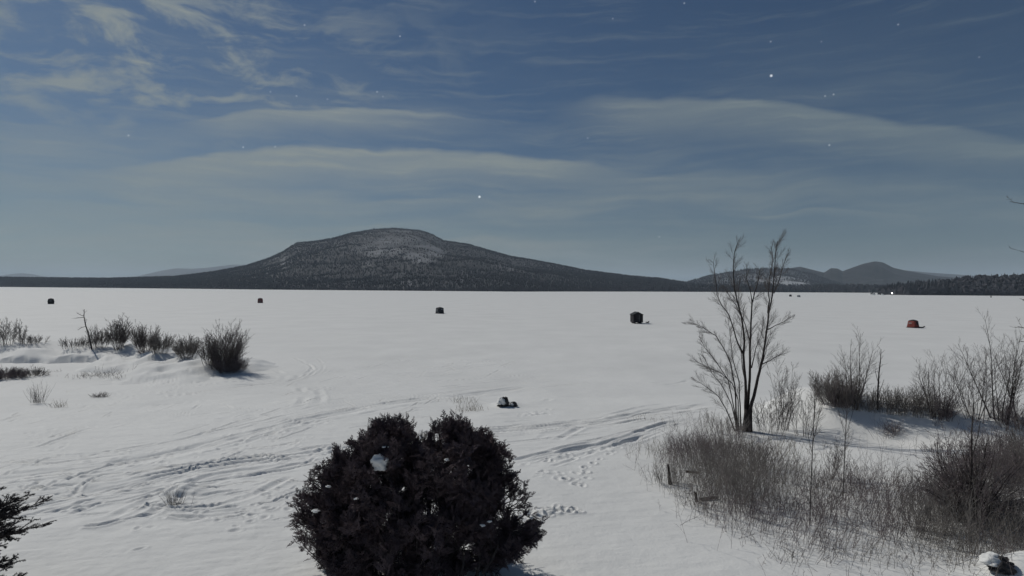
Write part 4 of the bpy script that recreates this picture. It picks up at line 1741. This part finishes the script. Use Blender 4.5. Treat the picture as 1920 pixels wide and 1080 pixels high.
def arc(px0, py0, px1, py1, pxm, pym, w, lo, hi):
    """a band whose height is a parabola through three points of the sky"""
    a0, a1, am = pxaz(px0), pxaz(px1), pxaz(pxm)
    e0, e1, em = pyel(px0, py0), pyel(px1, py1), pyel(pxm, pym)
    A = np.array([[a0 * a0, a0, 1], [am * am, am, 1], [a1 * a1, a1, 1]])
    q = np.linalg.solve(A, np.array([e0, em, e1]))
    c = math_('ADD', math_('MULTIPLY', math_('ADD', math_('MULTIPLY', az, float(q[0])), float(q[1])), az), float(q[2]))
    d = math_('SUBTRACT', elw, c)
    # sharp upper edge, soft lower one
    up = smooth(d, w * .35, 0.0)
    dn = smooth(d, -w * 2.4, 0.0)
    b = math_('MULTIPLY', up, dn)
    s = math_('MULTIPLY', smooth(az, lo[0], lo[1]), smooth(az, hi[1], hi[0]))
    return math_('MULTIPLY', b, s)


b1 = arc(250, 248, 1000, 240, 560, 218, .024, (pxaz(230), pxaz(470)), (pxaz(620), pxaz(1050)))
b2 = arc(0, 345, 1250, 330, 650, 288, .034, (pxaz(-100), pxaz(380)), (pxaz(900), pxaz(1500)))
b3 = arc(1000, 200, 1920, 270, 1350, 205, .036, (pxaz(980), pxaz(1250)), (pxaz(1750), pxaz(2200)))
b4 = arc(1350, 395, 1760, 408, 1560, 400, .007, (pxaz(1340), pxaz(1450)), (pxaz(1700), pxaz(1780)))
b5 = arc(1550, 270, 2100, 268, 1850, 272, .018, (pxaz(1550), pxaz(1850)), (pxaz(2300), pxaz(2500)))
b6 = arc(-200, 385, 1300, 385, 500, 378, .032, (pxaz(-300), pxaz(100)), (pxaz(700), pxaz(1300)))
b7 = arc(1000, 330, 1600, 350, 1250, 332, .014, (pxaz(950), pxaz(1100)), (pxaz(1350), pxaz(1700)))
b8 = arc(-200, 365, 700, 350, 200, 345, .02, (pxaz(-300), pxaz(0)), (pxaz(350), pxaz(800)))
b9 = arc(1000, 420, 2000, 440, 1500, 425, .03, (pxaz(900), pxaz(1300)), (pxaz(1700), pxaz(2100)))
bands = None
for b, k in ((b1, .75), (b2, .95), (b3, .75), (b4, .8), (b5, .8), (b6, .6), (b7, .6), (b8, .55), (b9, .4)):
    t = math_('MULTIPLY', b, k)
    bands = t if bands is None else math_('MAXIMUM', bands, t)
bands = math_('MULTIPLY', bands, math_('ADD', .12, math_('ADD', math_('MULTIPLY', streak, .8), math_('MULTIPLY', fine, .8))))
# broken cirrus in the upper left
em = math_('MULTIPLY', bell(az, pxaz(190), .36), bell(el, pyel(300, 100), .12))
low = math_('MULTIPLY', smooth(puff, .43, .66), em)
# general thin veil, thicker towards the horizon
veil = math_('ADD', math_('MULTIPLY', smooth(streak, .36, .72), math_('MULTIPLY', smooth(el, .42, .06), .6)), math_('MULTIPLY', smooth(el, .30, .0), .36))
wisp = math_('MULTIPLY', smooth(fine, .48, .74), .24)
left_fade = smooth(az, .75, -.35)
tot = math_('ADD', math_('MAXIMUM', math_('MAXIMUM', bands, math_('MULTIPLY', low, 1.08)), veil), math_('MULTIPLY', wisp, smooth(el, .02, .2)), clamp=True)
tot = math_('MULTIPLY', tot, .95)
cloudcol = N('ShaderNodeMix', data_type='RGBA')
nt.links.new(left_fade, cloudcol.inputs['Factor'])
CS = 1.0
cloudcol.inputs['A'].default_value = (2.5 * CS, 3.2 * CS, 3.5 * CS, 1)
cloudcol.inputs['B'].default_value = (4.1 * CS, 4.65 * CS, 4.6 * CS, 1)
tint = N('ShaderNodeMix', data_type='RGBA', blend_type='MULTIPLY')
tint.inputs['Factor'].default_value = 1
nt.links.new(sky.outputs['Color'], tint.inputs['A'])
tint.inputs['B'].default_value = (.29, .395, .495, 1)
mix = N('ShaderNodeMix', data_type='RGBA')
nt.links.new(tot, mix.inputs['Factor'])
nt.links.new(tint.outputs['Result'], mix.inputs['A'])
nt.links.new(cloudcol.outputs['Result'], mix.inputs['B'])
# stars
STARS = [(899, 369, 3.0, 1.5), (1446, 142, 2.6, 1.45), (1236, 444, 1.2, 1), (1555, 272, 1.3, 1), (1563, 177, .9, 1), (1547, 180, .8, 1), (1445, 78, .8, 1), (1283, 6, 1, 1), (1003, 3, .9, 1), (750, 68, 1, 1), (571, 47, .8, 1),
         (241, 254, .9, 1), (456, 276, 1.2, 1), (516, 275, .9, 1), (507, 172, .6, 1), (556, 180, .8, 1), (614, 186, .5, 1), (707, 172, .8, 1), (718, 181, .5, 1), (1102, 259, .7, 1), (1684, 46, .8, 1), (1836, 107, .5, 1), (1149, 35, .6, 1), (1540, 78, .4, 1)]
acc = None
for px, py, br, sz in STARS:
    d = ray(px, py).normalized()
    vm = N('ShaderNodeVectorMath', operation='DISTANCE')
    nt.links.new(tc.outputs['Generated'], vm.inputs[0])
    vm.inputs[1].default_value = d
    s = N('ShaderNodeMapRange')
    nt.links.new(vm.outputs['Value'], s.inputs['Value'])
    s.inputs['From Min'].default_value = .0004 * sz
    s.inputs['From Max'].default_value = .0017 * sz
    s.inputs['To Min'].default_value = br
    s.inputs['To Max'].default_value = 0.0
    acc = s.outputs[0] if acc is None else math_('ADD', acc, s.outputs[0])
addst = N('ShaderNodeMix', data_type='RGBA', blend_type='ADD')
addst.inputs['Factor'].default_value = 1
stcol = N('ShaderNodeCombineXYZ')
sc8 = math_('MULTIPLY', acc, 4.0)
for i in range(3):
    nt.links.new(sc8, stcol.inputs[i])
nt.links.new(mix.outputs['Result'], addst.inputs['A'])
nt.links.new(stcol.outputs[0], addst.inputs['B'])
nt.links.new(addst.outputs['Result'], bg.inputs['Color'])
bg.inputs['Strength'].default_value = .06
nt.links.new(bg.outputs[0], out.inputs['Surface'])

# ------------------------------------------------------------------ air
hz = 23000
V = [(x, y, z) for z in (-3.0, 500.0) for x, y in ((-hz, -hz), (hz, -hz), (hz, hz), (-hz, hz))]
me = bpy.data.meshes.new('haze')
me.from_pydata(V, [], [(3, 2, 1, 0), (4, 5, 6, 7), (0, 1, 5, 4), (1, 2, 6, 5), (2, 3, 7, 6), (3, 0, 4, 7)])
hm = bpy.data.materials.new('haze_air')
hm.use_nodes = True
ht = hm.node_tree
for n in list(ht.nodes):
    if n.type != 'OUTPUT_MATERIAL':
        ht.nodes.remove(n)
pv = ht.nodes.new('ShaderNodeVolumePrincipled')
pv.inputs['Color'].default_value = (.67, .80, .93, 1)
pv.inputs['Density'].default_value = 6.2e-5
ht.links.new(pv.outputs[0], ht.nodes['Material Output'].inputs['Volume'])
me.materials.append(hm)
ho = bpy.data.objects.new('haze', me)
COL.objects.link(ho)
ho['kind'] = 'stuff'

# ------------------------------------------------------------------ render settings
S.view_settings.view_transform = 'Standard'
S.view_settings.look = 'None'
S.view_settings.exposure = 0
S.view_settings.gamma = 1
S.view_settings.use_curve_mapping = False
S.cycles.max_bounces = 6
S.cycles.volume_bounces = 1
S.cycles.use_denoising = True
S.cycles.use_preview_denoising = False
